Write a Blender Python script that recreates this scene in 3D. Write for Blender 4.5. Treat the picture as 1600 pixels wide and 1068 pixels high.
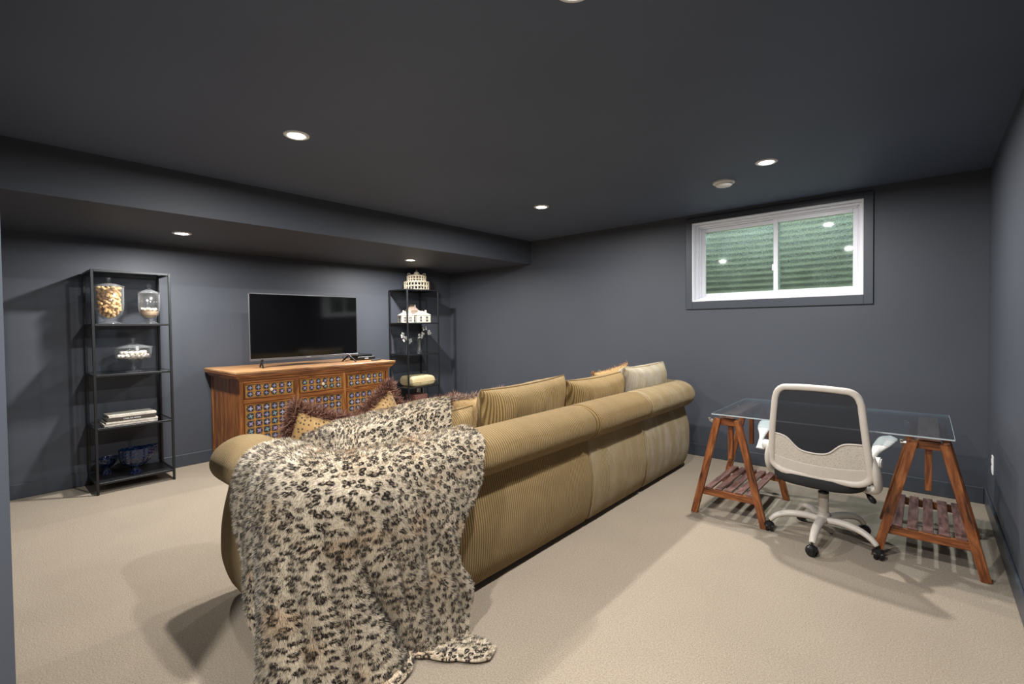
import bpy, bmesh, math, random
import numpy as np
from mathutils import Vector, Matrix, Euler, noise as mnoise
PI = math.pi
for o in list(bpy.data.objects): bpy.data.objects.remove(o)
SC = bpy.context.scene
COL = SC.collection

# ------------------------------------------------------------------ camera
F, PITCH, ROLL, YAW, CH = 740.9, .0213, -.0117, .719, 1.3236
fw = Vector((-math.sin(YAW)*math.cos(PITCH), math.cos(YAW)*math.cos(PITCH), -math.sin(PITCH)))
rt = Vector((math.cos(YAW), math.sin(YAW), 0)); up = rt.cross(fw)
RT = rt*math.cos(ROLL) + up*math.sin(ROLL); UP = RT.cross(fw)
cam = bpy.data.objects.new('camera', bpy.data.cameras.new('camera'))
COL.objects.link(cam)
cam.data.sensor_width = 36; cam.data.lens = F/1600*36
cam.data.shift_x = (800-798.13)/1600; cam.data.shift_y = (523.86-534)/1600
cam.data.clip_start = .05
M = Matrix((RT, UP, -fw)).transposed().to_4x4(); M.translation = Vector((0, 0, CH))
cam.matrix_world = M
SC.camera = cam

# ------------------------------------------------------------------ world, exposure
w = bpy.data.worlds.new('overcast_sky'); SC.world = w; w.use_nodes = True
bg = w.node_tree.nodes['Background']
bg.inputs['Color'].default_value = (.86, .93, 1.0, 1); bg.inputs['Strength'].default_value = 4.2
SC.view_settings.view_transform = 'Standard'; SC.view_settings.look = 'None'
SC.view_settings.exposure = 0.0; SC.view_settings.gamma = 1
try: SC.view_settings.use_curve_mapping = False
except Exception: pass
LAMP_W = 50.0

# room dimensions
A, B, C = -5.3924, 4.7876, .3367      # tv wall x, window wall y, right wall x
H, SZ, SX = 2.4, 2.1082, -3.8321      # ceiling, soffit underside, soffit face x
NY = .05                              # near wall plane
JX = -1.5                             # end of the near wall
BY = -2.2                             # wall behind the camera

# ------------------------------------------------------------------ helpers
def link(name, me, mat=None, parent=None, loc=(0, 0, 0), rot=(0, 0, 0), smooth=False):
    if isinstance(me, bmesh.types.BMesh):
        m2 = bpy.data.meshes.new(name); me.to_mesh(m2); me.free(); me = m2
    o = bpy.data.objects.new(name, me)
    COL.objects.link(o)
    if mat is not None:
        mats = mat if isinstance(mat, (list, tuple)) else [mat]
        if len(me.materials) == 0:
            for m in mats: me.materials.append(m)
    if smooth:
        me.polygons.foreach_set('use_smooth', [True]*len(me.polygons))
    if parent is not None: o.parent = parent
    o.location = loc; o.rotation_euler = rot
    return o
def tag(o, label=None, cat=None, group=None, kind=None):
    if label: o['label'] = label
    if cat: o['category'] = cat
    if group: o['group'] = group
    if kind: o['kind'] = kind
    return o
def empty(name, loc=(0, 0, 0), rz=0, label=None, cat=None, group=None, kind=None):
    o = bpy.data.objects.new(name, None); COL.objects.link(o)
    o.empty_display_size = .05
    o.location = loc; o.rotation_euler = (0, 0, rz)
    return tag(o, label, cat, group, kind)
def copy_tree(o, parent=None):
    c = o.copy(); COL.objects.link(c)
    if parent is not None: c.parent = parent
    for ch in list(o.children): copy_tree(ch, c)
    return c
def boxuv(bm, axis=None, off=0):
    uvl = bm.loops.layers.uv.verify()
    if axis is None:
        ex = [max(v.co[i] for v in bm.verts)-min(v.co[i] for v in bm.verts) for i in range(3)]
        axis = ex.index(max(ex))
    for f in bm.faces:
        n = f.normal; k = max(range(3), key=lambda i: abs(n[i]))
        oth = [i for i in range(3) if i != k]
        if axis in oth: u = axis; v = [i for i in oth if i != axis][0]
        else: u, v = oth
        for l in f.loops: l[uvl].uv = (l.vert.co[u]+off*1.37, l.vert.co[v]+k*.31+off*.77)
def box(sx, sy, sz, bev=.003, c=(0, 0, 0), seg=1, axis=None, off=None):
    bm = bmesh.new(); bmesh.ops.create_cube(bm, size=1)
    for v in bm.verts: v.co = Vector((v.co.x*sx, v.co.y*sy, v.co.z*sz))+Vector(c)
    if bev > 0:
        bmesh.ops.bevel(bm, geom=list(bm.edges), offset=min(bev, .45*min(sx, sy, sz)), segments=seg, affect='EDGES', profile=.5)
    bm.normal_update()
    boxuv(bm, axis, random.random()*5 if off is None else off)
    return bm
def box2(x0, x1, y0, y1, z0, z1, bev=.003, **k):
    return box(x1-x0, y1-y0, z1-z0, bev, ((x0+x1)/2, (y0+y1)/2, (z0+z1)/2), **k)
def merge(*bms):
    r = bms[0]
    for b in bms[1:]:
        m = bpy.data.meshes.new('t'); b.to_mesh(m); b.free(); r.from_mesh(m); bpy.data.meshes.remove(m)
    return r
def beam(p0, p1, wdt, dep, side=(1, 0, 0), bev=.002):
    """box from p0 to p1; wdt across 'side', dep the other way"""
    p0 = Vector(p0); p1 = Vector(p1); d = p1-p0; L = d.length
    z = d.normalized(); x = Vector(side); x = (x-z*x.dot(z)).normalized(); y = z.cross(x)
    bm = box(wdt, dep, L, bev, axis=2)
    R = Matrix((x, y, z)).transposed().to_4x4(); R.translation = (p0+p1)/2
    bmesh.ops.transform(bm, matrix=R, verts=bm.verts)
    return bm
def lathe(prof, n=32, lobes=0, amp=0, close=False):
    bm = bmesh.new(); rings = []
    uvl = bm.loops.layers.uv.verify()
    for (r, z) in prof:
        if r < 1e-5: rings.append([bm.verts.new((0, 0, z))])
        else:
            rings.append([bm.verts.new((r*(1+amp*math.cos(lobes*2*PI*i/n))*math.cos(2*PI*i/n), r*(1+amp*math.cos(lobes*2*PI*i/n))*math.sin(2*PI*i/n), z)) for i in range(n)])
    for a, b in zip(rings, rings[1:]):
        for i in range(n):
            j = (i+1) % n
            if len(a) == 1 and len(b) == 1: continue
            if len(a) == 1: bm.faces.new((a[0], b[j], b[i]))
            elif len(b) == 1: bm.faces.new((a[i], a[j], b[0]))
            else: bm.faces.new((a[i], a[j], b[j], b[i]))
    bmesh.ops.recalc_face_normals(bm, faces=bm.faces)
    return bm
def tube(pts, r, n=8, closed=False, flat=1.0, up0=(0, 0, 1)):
    """r: number or list; flat scales the second axis"""
    pts = [Vector(p) for p in pts]; N = len(pts); bm = bmesh.new(); rings = []
    uvl = bm.loops.layers.uv.verify()
    rs = r if isinstance(r, (list, tuple)) else [r]*N
    for i, p in enumerate(pts):
        a = pts[i-1] if (closed or i > 0) else pts[i]; b = pts[(i+1) % N] if (closed or i < N-1) else pts[i]
        t = (b-a).normalized(); u = Vector(up0); 
        if abs(u.dot(t)) > .95: u = Vector((1, 0, 0)) if abs(t.x) < .9 else Vector((0, 1, 0))
        x = t.cross(u).normalized(); y = x.cross(t).normalized()
        rings.append([bm.verts.new(p+x*(rs[i]*math.cos(2*PI*k/n))+y*(rs[i]*flat*math.sin(2*PI*k/n))) for k in range(n)])
    m = N if closed else N-1
    for i in range(m):
        a, b = rings[i], rings[(i+1) % N]
        for k in range(n):
            l = (k+1) % n; bm.faces.new((a[k], a[l], b[l], b[k]))
    if not closed:
        bm.faces.new(rings[0][::-1]); bm.faces.new(rings[-1])
    bmesh.ops.recalc_face_normals(bm, faces=bm.faces)
    return bm
def cyl(r, h, n=16, c=(0, 0, 0), r2=None, bev=0):
    bm = bmesh.new()
    bmesh.ops.create_cone(bm, cap_ends=True, segments=n, radius1=r, radius2=r if r2 is None else r2, depth=h)
    if bev:
        bmesh.ops.bevel(bm, geom=[e for e in bm.edges if abs(e.verts[0].co.z-e.verts[1].co.z) < 1e-6], offset=bev, segments=2, affect='EDGES')
    bm.loops.layers.uv.verify()
    for v in bm.verts: v.co += Vector(c)
    return bm
def gridmesh(name, P, UV=None, closed_u=False, flip=False):
    """P (nu,nv,3)"""
    nu, nv = P.shape[:2]
    idx = np.arange(nu*nv).reshape(nu, nv)
    a = idx if not closed_u else np.vstack([idx, idx[:1]])
    q = np.stack([a[:-1, :-1], a[1:, :-1], a[1:, 1:], a[:-1, 1:]], -1).reshape(-1, 4)
    if flip: q = q[:, ::-1]
    me = bpy.data.meshes.new(name)
    me.from_pydata(P.reshape(-1, 3).tolist(), [], q.tolist())
    if UV is not None:
        uvl = me.uv_layers.new(name='UVMap')
        uv = UV.reshape(-1, 2)[q.reshape(-1)]
        uvl.data.foreach_set('uv', uv.astype(np.float32).ravel())
    me.polygons.foreach_set('use_smooth', [True]*len(me.polygons))
    me.update()
    return me

# ------------------------------------------------------------------ materials
def newmat(name):
    m = bpy.data.materials.new(name); m.use_nodes = True
    nt = m.node_tree; b = nt.nodes['Principled BSDF']
    return m, nt, b
def N(nt, t, **k):
    n = nt.nodes.new(t)
    for a, v in k.items():
        if a in n.inputs: n.inputs[a].default_value = v
        else: setattr(n, a, v)
    return n
def ramp(nt, fac, stops):
    r = nt.nodes.new('ShaderNodeValToRGB'); e = r.color_ramp.elements
    e[0].position, e[0].color = stops[0][0], (*stops[0][1], 1)
    e[1].position, e[1].color = stops[-1][0], (*stops[-1][1], 1)
    for p, c in stops[1:-1]:
        x = e.new(p); x.color = (*c, 1)
    nt.links.new(fac, r.inputs[0]); return r.outputs[0]
def bump(nt, b, h, s, d=.01):
    x = nt.nodes.new('ShaderNodeBump'); x.inputs['Strength'].default_value = s; x.inputs['Distance'].default_value = d
    nt.links.new(h, x.inputs['Height']); nt.links.new(x.outputs[0], b.inputs['Normal'])
def plain(name, col, rough=.5, metal=0, spec=.5, noise_amt=.0, nscale=40, coat=0):
    m, nt, b = newmat(name)
    b.inputs['Base Color'].default_value = (*col, 1); b.inputs['Roughness'].default_value = rough
    b.inputs['Metallic'].default_value = metal; b.inputs['Specular IOR Level'].default_value = spec
    b.inputs['Coat Weight'].default_value = coat
    tc = nt.nodes.new('ShaderNodeTexCoord'); n = N(nt, 'ShaderNodeTexNoise', Scale=nscale, Detail=3)
    nt.links.new(tc.outputs['Object'], n.inputs['Vector'])
    if noise_amt > 0:
        c0 = tuple(max(0, x*(1-noise_amt)) for x in col); c1 = tuple(min(1, x*(1+noise_amt)) for x in col)
        nt.links.new(ramp(nt, n.outputs[0], [(.3, c0), (.7, c1)]), b.inputs['Base Color'])
    return m
def paint(name, col, rough=.55, tex=.12):
    m, nt, b = newmat(name)
    b.inputs['Roughness'].default_value = rough; b.inputs['Specular IOR Level'].default_value = .35
    g = nt.nodes.new('ShaderNodeNewGeometry'); n = N(nt, 'ShaderNodeTexNoise', Scale=1.3, Detail=2)
    nt.links.new(g.outputs['Position'], n.inputs['Vector'])
    nt.links.new(ramp(nt, n.outputs[0], [(.3, tuple(c*.95 for c in col)), (.7, tuple(c*1.05 for c in col))]), b.inputs['Base Color'])
    n2 = N(nt, 'ShaderNodeTexNoise', Scale=260, Detail=2); nt.links.new(g.outputs['Position'], n2.inputs['Vector'])
    bump(nt, b, n2.outputs[0], tex, .002)
    return m
M_wall = paint('slate_wall_paint', (.060, .067, .083))
M_ceil = paint('dark_ceiling_paint', (.088, .112, .165), .6)
M_base = paint('slate_trim_paint', (.052, .060, .074), .35, .03)
def carpet_mat():
    m, nt, b = newmat('beige_carpet'); g = nt.nodes.new('ShaderNodeNewGeometry')
    n = N(nt, 'ShaderNodeTexNoise', Scale=170, Detail=4, Roughness=.75); nt.links.new(g.outputs['Position'], n.inputs['Vector'])
    n2 = N(nt, 'ShaderNodeTexNoise', Scale=2.2, Detail=3); nt.links.new(g.outputs['Position'], n2.inputs['Vector'])
    c = ramp(nt, n.outputs[0], [(.28, (.17, .13, .092)), (.5, (.315, .258, .192)), (.72, (.46, .395, .31))])
    mx = nt.nodes.new('ShaderNodeMix'); mx.data_type = 'RGBA'; mx.blend_type = 'MULTIPLY'; mx.inputs[0].default_value = 1
    c2 = ramp(nt, n2.outputs[0], [(.3, (.92, .92, .92)), (.7, (1, 1, 1))])
    nt.links.new(c, mx.inputs[6]); nt.links.new(c2, mx.inputs[7]); nt.links.new(mx.outputs[2], b.inputs['Base Color'])
    b.inputs['Roughness'].default_value = 1; b.inputs['Specular IOR Level'].default_value = .05
    b.inputs['Sheen Weight'].default_value = .15
    bump(nt, b, n.outputs[0], .7, .006)
    return m
M_carpet = carpet_mat()
def rib_mat(name, hi, lo, worn, rib=.0155, wear=.5):
    m, nt, b = newmat(name); uv = nt.nodes.new('ShaderNodeUVMap')
    wv = nt.nodes.new('ShaderNodeTexWave'); wv.wave_type = 'BANDS'; wv.bands_direction = 'X'; wv.wave_profile = 'SIN'
    wv.inputs['Scale'].default_value = .314/rib; wv.inputs['Distortion'].default_value = 1.2; wv.inputs['Detail'].default_value = 2
    wv.inputs['Detail Scale'].default_value = 14
    nt.links.new(uv.outputs[0], wv.inputs['Vector'])
    base = ramp(nt, wv.outputs['Fac'], [(.12, lo), (.6, hi)])
    mp = nt.nodes.new('ShaderNodeMapping'); mp.inputs['Scale'].default_value = (9, 3, 1); nt.links.new(uv.outputs[0], mp.inputs[0])
    n = N(nt, 'ShaderNodeTexNoise', Scale=1.0, Detail=5, Roughness=.65); nt.links.new(mp.outputs[0], n.inputs['Vector'])
    f = ramp(nt, n.outputs[0], [(.44, (0, 0, 0)), (.68, (wear,)*3)])
    mx = nt.nodes.new('ShaderNodeMix'); mx.data_type = 'RGBA'; nt.links.new(f, mx.inputs[0]); nt.links.new(base, mx.inputs[6]); mx.inputs[7].default_value = (*worn, 1)
    n3 = N(nt, 'ShaderNodeTexNoise', Scale=420, Detail=2); nt.links.new(uv.outputs[0], n3.inputs['Vector'])
    m2 = nt.nodes.new('ShaderNodeMix'); m2.data_type = 'RGBA'; m2.blend_type = 'MULTIPLY'; m2.inputs[0].default_value = .8
    nt.links.new(mx.outputs[2], m2.inputs[6]); nt.links.new(ramp(nt, n3.outputs[0], [(.3, (.62, .6, .58)), (.6, (1, 1, 1))]), m2.inputs[7])
    nt.links.new(m2.outputs[2], b.inputs['Base Color'])
    b.inputs['Roughness'].default_value = .85; b.inputs['Specular IOR Level'].default_value = .2; b.inputs['Sheen Weight'].default_value = .12
    b.inputs['Sheen Tint'].default_value = (1, .9, .7, 1)
    bump(nt, b, wv.outputs['Fac'], .8, .004)
    return m
M_sofa = rib_mat('gold_chenille_rib', (.30, .205, .085), (.12, .072, .025), (.18, .115, .045))
M_sofa2 = rib_mat('gold_chenille_worn', (.32, .235, .115), (.165, .108, .046), (.33, .27, .175), wear=.75)
M_sofa3 = rib_mat('greyed_chenille_worn', (.31, .24, .135), (.17, .12, .062), (.37, .325, .25), wear=.95)
M_cush = rib_mat('gold_corduroy_cushion', (.36, .25, .105), (.14, .083, .028), (.23, .15, .062), rib=.0155)
M_cush4 = rib_mat('faded_corduroy_cushion', (.44, .37, .25), (.27, .21, .13), (.48, .44, .37), rib=.0155, wear=.9)
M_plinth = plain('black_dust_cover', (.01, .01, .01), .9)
def wood(name, lo, mid, hi, rough=.42, sc=(3, 34, 34), contrast=(.3, .5, .7)):
    m, nt, b = newmat(name); uv = nt.nodes.new('ShaderNodeUVMap'); mp = nt.nodes.new('ShaderNodeMapping')
    mp.inputs['Scale'].default_value = sc; nt.links.new(uv.outputs[0], mp.inputs[0])
    n = N(nt, 'ShaderNodeTexNoise', Scale=1, Detail=6, Roughness=.6, Distortion=.8); nt.links.new(mp.outputs[0], n.inputs['Vector'])
    c = ramp(nt, n.outputs[0], [(contrast[0], lo), (contrast[1], mid), (contrast[2], hi)])
    nt.links.new(c, b.inputs['Base Color']); b.inputs['Roughness'].default_value = rough
    b.inputs['Coat Weight'].default_value = .15; b.inputs['Coat Roughness'].default_value = .25
    bump(nt, b, n.outputs[0], .25, .003)
    return m
M_cab = wood('orange_sheesham_wood', (.045, .012, .003), (.23, .075, .016), (.42, .18, .048))
M_cabtop = wood('worn_sheesham_top', (.13, .055, .02), (.40, .20, .08), (.56, .34, .16))
M_tres = wood('red_brown_stain', (.035, .010, .004), (.22, .065, .018), (.42, .15, .045), .38, (6, 40, 40))
M_slat = wood('purplish_brown_slat', (.05, .022, .018), (.18, .085, .07), (.30, .17, .14), .45, (6, 40, 40))
M_cap = wood('rosy_brown_cap_board', (.16, .075, .055), (.36, .20, .16), (.48, .30, .24), .4, (6, 30, 30))
M_gold = plain('gilt_inlay', (.30, .17, .04), .45, .1, .5, .35, 120)
M_goldrim = plain('gilt_border', (.50, .30, .07), .45, .1, .5, .5, 160)
M_dot = plain('copper_dot', (.62, .25, .07), .4, .3)
M_fl_dark = plain('flower_rim_dark', (.04, .035, .05), .35, noise_amt=.4)
FLC = [plain('flower_blue', (.22, .23, .36), .3, noise_amt=.3, nscale=300), plain('flower_violet', (.30, .23, .38), .3, noise_amt=.3, nscale=300), plain('flower_teal', (.17, .28, .28), .3, noise_amt=.3, nscale=300), plain('flower_pale', (.38, .37, .48), .3, noise_amt=.3, nscale=300)]
M_knob = plain('white_ceramic_knob', (.8, .66, .52), .2)
M_black = plain('black_powder_coat', (.016, .017, .019), .42, .3, noise_amt=.2)
M_blackpl = plain('black_plastic', (.008, .008, .009), .35)
M_white = plain('white_chair_plastic', (.56, .51, .45), .42, noise_amt=.03)
M_whitel = plain('white_armrest_plastic', (.62, .61, .58), .45)
M_seat = plain('black_mesh_fabric', (.012, .012, .013), .9, noise_amt=.4, nscale=300)
M_chrome = plain('chrome', (.75, .75, .76), .12, 1)
M_steel = plain('zinc_steel', (.72, .72, .72), .3, 1)
M_vinyl = plain('white_window_vinyl', (.78, .79, .84), .35)
M_plate = plain('white_plastic_plate', (.82, .82, .82), .4)
M_cream = plain('cream_ceramic', (.66, .58, .44), .4, noise_amt=.06)
M_whitecer = plain('white_ceramic', (.46, .43, .36), .4)
M_brownhouse = plain('brown_roof_house', (.30, .23, .18), .6, noise_amt=.25, nscale=80)
M_darkhole = plain('dark_window_recess', (.015, .012, .01), .8)
M_silver = plain('silver_bezel', (.22, .23, .25), .35, .8)
def screen_mat():
    m, nt, b = newmat('glossy_black_screen'); b.inputs['Base Color'].default_value = (.002, .002, .0025, 1)
    b.inputs['Roughness'].default_value = .07; b.inputs['Specular IOR Level'].default_value = .5
    return m
M_screen = screen_mat()
def schlick(nt, f0, k, p=4.0):
    lw = nt.nodes.new('ShaderNodeLayerWeight'); lw.inputs['Blend'].default_value = .5
    pw = nt.nodes.new('ShaderNodeMath'); pw.operation = 'POWER'; pw.inputs[1].default_value = p; nt.links.new(lw.outputs['Facing'], pw.inputs[0])
    ma = nt.nodes.new('ShaderNodeMath'); ma.operation = 'MULTIPLY_ADD'; ma.inputs[1].default_value = k; ma.inputs[2].default_value = f0; ma.use_clamp = True
    nt.links.new(pw.outputs[0], ma.inputs[0]); return ma
def glass_mat(name, tint=(1, 1, 1), trans=.92, boost=1.0, rough=.02, gcol=(1, 1, 1), painted_glint=0):
    m, nt, b = newmat(name); nt.nodes.remove(b); out = nt.nodes['Material Output']
    t = N(nt, 'ShaderNodeBsdfTransparent'); t.inputs[0].default_value = (*[c*trans for c in tint], 1)
    g = N(nt, 'ShaderNodeBsdfGlossy'); g.inputs['Roughness'].default_value = rough; g.inputs[0].default_value = (*gcol, 1)
    mul = schlick(nt, .045*boost, .85*boost)
    mx = nt.nodes.new('ShaderNodeMixShader'); nt.links.new(mul.outputs[0], mx.inputs[0]); nt.links.new(t.outputs[0], mx.inputs[1]); nt.links.new(g.outputs[0], mx.inputs[2])
    if painted_glint > 0:
        df = N(nt, 'ShaderNodeBsdfDiffuse'); df.inputs[0].default_value = (.85, .88, .9, 1)  # diffuse white painted along grazing edges as bright highlight outlines
        m2 = nt.nodes.new('ShaderNodeMixShader'); m2.inputs[0].default_value = painted_glint
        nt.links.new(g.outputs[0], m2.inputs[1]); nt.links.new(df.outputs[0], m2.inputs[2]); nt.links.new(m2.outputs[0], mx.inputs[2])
    nt.links.new(mx.outputs[0], out.inputs['Surface'])
    return m
M_glass = glass_mat('clear_glass', (1, 1, 1), .97, 1.5, .16, painted_glint=.16)
M_glassb = glass_mat('smoked_shelf_glass', (.45, .5, .52), .6, 1.2, .03)
M_desk = glass_mat('desk_glass', (.80, .87, .90), .85, 1.15, .01)
M_glassedge = plain('bright_glass_edge', (.50, .56, .60), .25)
def blueglass():
    m, nt, b = newmat('cobalt_glass'); b.inputs['Base Color'].default_value = (.0015, .008, .032, 1)
    b.inputs['Roughness'].default_value = .06; b.inputs['Transmission Weight'].default_value = .0; b.inputs['IOR'].default_value = 1.5
    b.inputs['Coat Weight'].default_value = .6
    tc = nt.nodes.new('ShaderNodeTexCoord'); v = N(nt, 'ShaderNodeTexVoronoi', Scale=55); nt.links.new(tc.outputs['Object'], v.inputs['Vector'])
    bump(nt, b, v.outputs['Distance'], .9, .006)
    return m
M_blue = blueglass()
def mesh_net(name, col, opacity, scale=900):
    m, nt, b = newmat(name); b.inputs['Base Color'].default_value = (*col, 1); b.inputs['Roughness'].default_value = .8
    out = nt.nodes['Material Output']; t = nt.nodes.new('ShaderNodeBsdfTransparent')
    mx = nt.nodes.new('ShaderNodeMixShader'); mx.inputs[0].default_value = opacity
    nt.links.new(t.outputs[0], mx.inputs[1]); nt.links.new(b.outputs[0], mx.inputs[2]); nt.links.new(mx.outputs[0], out.inputs['Surface'])
    return m
M_net = mesh_net('black_back_netting', (.008, .008, .01), .5)
def perf_mat():
    m, nt, b = newmat('perforated_white_net'); g = nt.nodes.new('ShaderNodeTexCoord')
    v = N(nt, 'ShaderNodeTexVoronoi', Scale=120); nt.links.new(g.outputs['Object'], v.inputs['Vector'])
    nt.links.new(ramp(nt, v.outputs['Distance'], [(.2, (.36, .33, .28)), (.4, (.54, .49, .42))]), b.inputs['Base Color'])
    b.inputs['Roughness'].default_value = .6
    return m
M_perf = perf_mat()
def pane_mat():
    m, nt, b = newmat('dirty_window_pane'); nt.nodes.remove(b); out = nt.nodes['Material Output']
    tc = nt.nodes.new('ShaderNodeTexCoord')
    n = N(nt, 'ShaderNodeTexNoise', Scale=95, Detail=4, Roughness=.7); nt.links.new(tc.outputs['Object'], n.inputs['Vector'])
    n2 = N(nt, 'ShaderNodeTexNoise', Scale=5, Detail=3); nt.links.new(tc.outputs['Object'], n2.inputs['Vector'])
    sx = nt.nodes.new('ShaderNodeSeparateXYZ'); nt.links.new(tc.outputs['Object'], sx.inputs[0])
    mz = nt.nodes.new('ShaderNodeMath'); mz.operation = 'MULTIPLY_ADD'; nt.links.new(sx.outputs['Z'], mz.inputs[0]); mz.inputs[1].default_value = 1.3; mz.inputs[2].default_value = -.12
    ad = nt.nodes.new('ShaderNodeMath'); nt.links.new(n2.outputs[0], ad.inputs[0]); nt.links.new(mz.outputs[0], ad.inputs[1])
    ml = nt.nodes.new('ShaderNodeMath'); ml.operation = 'MULTIPLY'; nt.links.new(ad.outputs[0], ml.inputs[0])
    r = ramp(nt, n.outputs[0], [(.42, (.15, .15, .15)), (.62, (1, 1, 1))]); nt.links.new(r, ml.inputs[1])
    ml2 = nt.nodes.new('ShaderNodeMath'); ml2.operation = 'MULTIPLY'; ml2.inputs[1].default_value = .55; ml2.use_clamp = True; nt.links.new(ml.outputs[0], ml2.inputs[0])
    t = N(nt, 'ShaderNodeBsdfTransparent'); t.inputs[0].default_value = (.74, .82, .74, 1)
    d = N(nt, 'ShaderNodeBsdfTranslucent'); d.inputs[0].default_value = (.62, .72, .70, 1)
    mx = nt.nodes.new('ShaderNodeMixShader'); nt.links.new(ml2.outputs[0], mx.inputs[0]); nt.links.new(t.outputs[0], mx.inputs[1]); nt.links.new(d.outputs[0], mx.inputs[2])
    g = N(nt, 'ShaderNodeBsdfGlossy'); g.inputs['Roughness'].default_value = .03
    fr = schlick(nt, .06, .9)
    m2 = nt.nodes.new('ShaderNodeMixShader'); nt.links.new(fr.outputs[0], m2.inputs[0]); nt.links.new(mx.outputs[0], m2.inputs[1]); nt.links.new(g.outputs[0], m2.inputs[2])
    nt.links.new(m2.outputs[0], out.inputs['Surface'])
    return m
M_pane = pane_mat()
M_well = plain('galvanised_corrugated_steel', (.33, .34, .24), .5, .15, noise_amt=.25, nscale=6)
def emis(name, col, s):
    m, nt, b = newmat(name); b.inputs['Emission Color'].default_value = (*col, 1); b.inputs['Emission Strength'].default_value = s
    return m
M_lens = emis('lit_lamp_lens', (1, .98, .95), 30)
def leopard():
    m, nt, b = newmat('leopard_faux_fur'); uv = nt.nodes.new('ShaderNodeUVMap')
    nd = N(nt, 'ShaderNodeTexNoise', Scale=22, Detail=2); nt.links.new(uv.outputs[0], nd.inputs['Vector'])
    add = nt.nodes.new('ShaderNodeVectorMath'); add.operation = 'MULTIPLY_ADD'; add.inputs[1].default_value = (.020, .020, 0)
    nt.links.new(nd.outputs['Color'], add.inputs[0]); nt.links.new(uv.outputs[0], add.inputs[2])
    mp = nt.nodes.new('ShaderNodeMapping'); mp.inputs['Scale'].default_value = (36, 42, 1); nt.links.new(add.outputs[0], mp.inputs[0])
    v = nt.nodes.new('ShaderNodeTexVoronoi'); v.voronoi_dimensions = '2D'; v.inputs['Scale'].default_value = 1; v.inputs['Randomness'].default_value = .85
    nt.links.new(mp.outputs[0], v.inputs['Vector'])
    ring = ramp(nt, v.outputs['Distance'], [(.06, (.25,)*3), (.17, (1,)*3), (.35, (1,)*3), (.42, (0,)*3)])
    nb = N(nt, 'ShaderNodeTexNoise', Scale=80, Detail=1); nt.links.new(uv.outputs[0], nb.inputs['Vector'])
    brk = ramp(nt, nb.outputs[0], [(.36, (0,)*3), (.44, (1,)*3)])
    ml = nt.nodes.new('ShaderNodeMath'); ml.operation = 'MULTIPLY'; nt.links.new(ring, ml.inputs[0]); nt.links.new(brk, ml.inputs[1])
    nl = N(nt, 'ShaderNodeTexNoise', Scale=5, Detail=2); nt.links.new(uv.outputs[0], nl.inputs['Vector'])
    bgc = ramp(nt, nl.outputs[0], [(.42, (.68, .60, .47)), (.58, (.66, .56, .42)), (.66, (.58, .40, .24))])
    cen = ramp(nt, v.outputs['Distance'], [(.16, (.42, .30, .17)), (.40, (.62, .53, .40))])
    m0 = nt.nodes.new('ShaderNodeMix'); m0.data_type = 'RGBA'; m0.blend_type = 'MULTIPLY'; m0.inputs[0].default_value = .0
    mix = nt.nodes.new('ShaderNodeMix'); mix.data_type = 'RGBA'; nt.links.new(ml.outputs[0], mix.inputs[0]); mix.inputs[7].default_value = (.018, .012, .010, 1)
    cb = nt.nodes.new('ShaderNodeMix'); cb.data_type = 'RGBA'; cb.inputs[0].default_value = .5; nt.links.new(bgc, cb.inputs[6]); nt.links.new(cen, cb.inputs[7])
    nt.links.new(cb.outputs[2], mix.inputs[6])
    nf = N(nt, 'ShaderNodeTexNoise', Scale=330, Detail=2); nt.links.new(uv.outputs[0], nf.inputs['Vector'])
    m2 = nt.nodes.new('ShaderNodeMix'); m2.data_type = 'RGBA'; m2.blend_type = 'MULTIPLY'; m2.inputs[0].default_value = 1
    nt.links.new(mix.outputs[2], m2.inputs[6]); nt.links.new(ramp(nt, nf.outputs[0], [(.3, (.82, .80, .78)), (.6, (1., 1., 1.))]), m2.inputs[7])
    nt.links.new(m2.outputs[2], b.inputs['Base Color'])
    b.inputs['Roughness'].default_value = .8; b.inputs['Sheen Weight'].default_value = .3; b.inputs['Specular IOR Level'].default_value = .2
    bump(nt, b, nf.outputs[0], .4, .004)
    return m
M_leo = leopard()
def spotgold():
    m, nt, b = newmat('gold_spotted_pillow_cloth'); uv = nt.nodes.new('ShaderNodeUVMap')
    v = nt.nodes.new('ShaderNodeTexVoronoi'); v.voronoi_dimensions = '2D'; v.inputs['Scale'].default_value = 46; v.inputs['Randomness'].default_value = .55
    nt.links.new(uv.outputs[0], v.inputs['Vector'])
    nt.links.new(ramp(nt, v.outputs['Distance'], [(.14, (.05, .02, .008)), (.26, (.36, .22, .075))]), b.inputs['Base Color'])
    b.inputs['Roughness'].default_value = .7; b.inputs['Sheen Weight'].default_value = .3
    return m
M_spot = spotgold()
def fringe_mat(name, cols):
    m, nt, b = newmat(name); uv = nt.nodes.new('ShaderNodeUVMap')
    n = N(nt, 'ShaderNodeTexWhiteNoise'); n.noise_dimensions = '2D'
    nt.links.new(uv.outputs[0], n.inputs['Vector'])
    r = ramp(nt, n.outputs[0], cols); nt.links.new(r, b.inputs['Base Color']); b.inputs['Roughness'].default_value = .8
    return m
M_fringe = fringe_mat('brown_pink_fringe', [(0, (.035, .010, .010)), (.45, (.10, .032, .026)), (.75, (.28, .13, .085)), (1, (.46, .28, .18))])
M_tassel = fringe_mat('grey_brown_fringe', [(0, (.10, .06, .05)), (.5, (.28, .18, .14)), (1, (.50, .38, .30))])
M_plainp = plain('tan_pillow_cloth', (.34, .22, .09), .8, noise_amt=.15, nscale=60)
M_cork = plain('cork', (.60, .38, .16), .8, noise_amt=.35, nscale=30)
M_sand = plain('sand', (.62, .46, .30), .95, noise_amt=.3, nscale=300)
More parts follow.
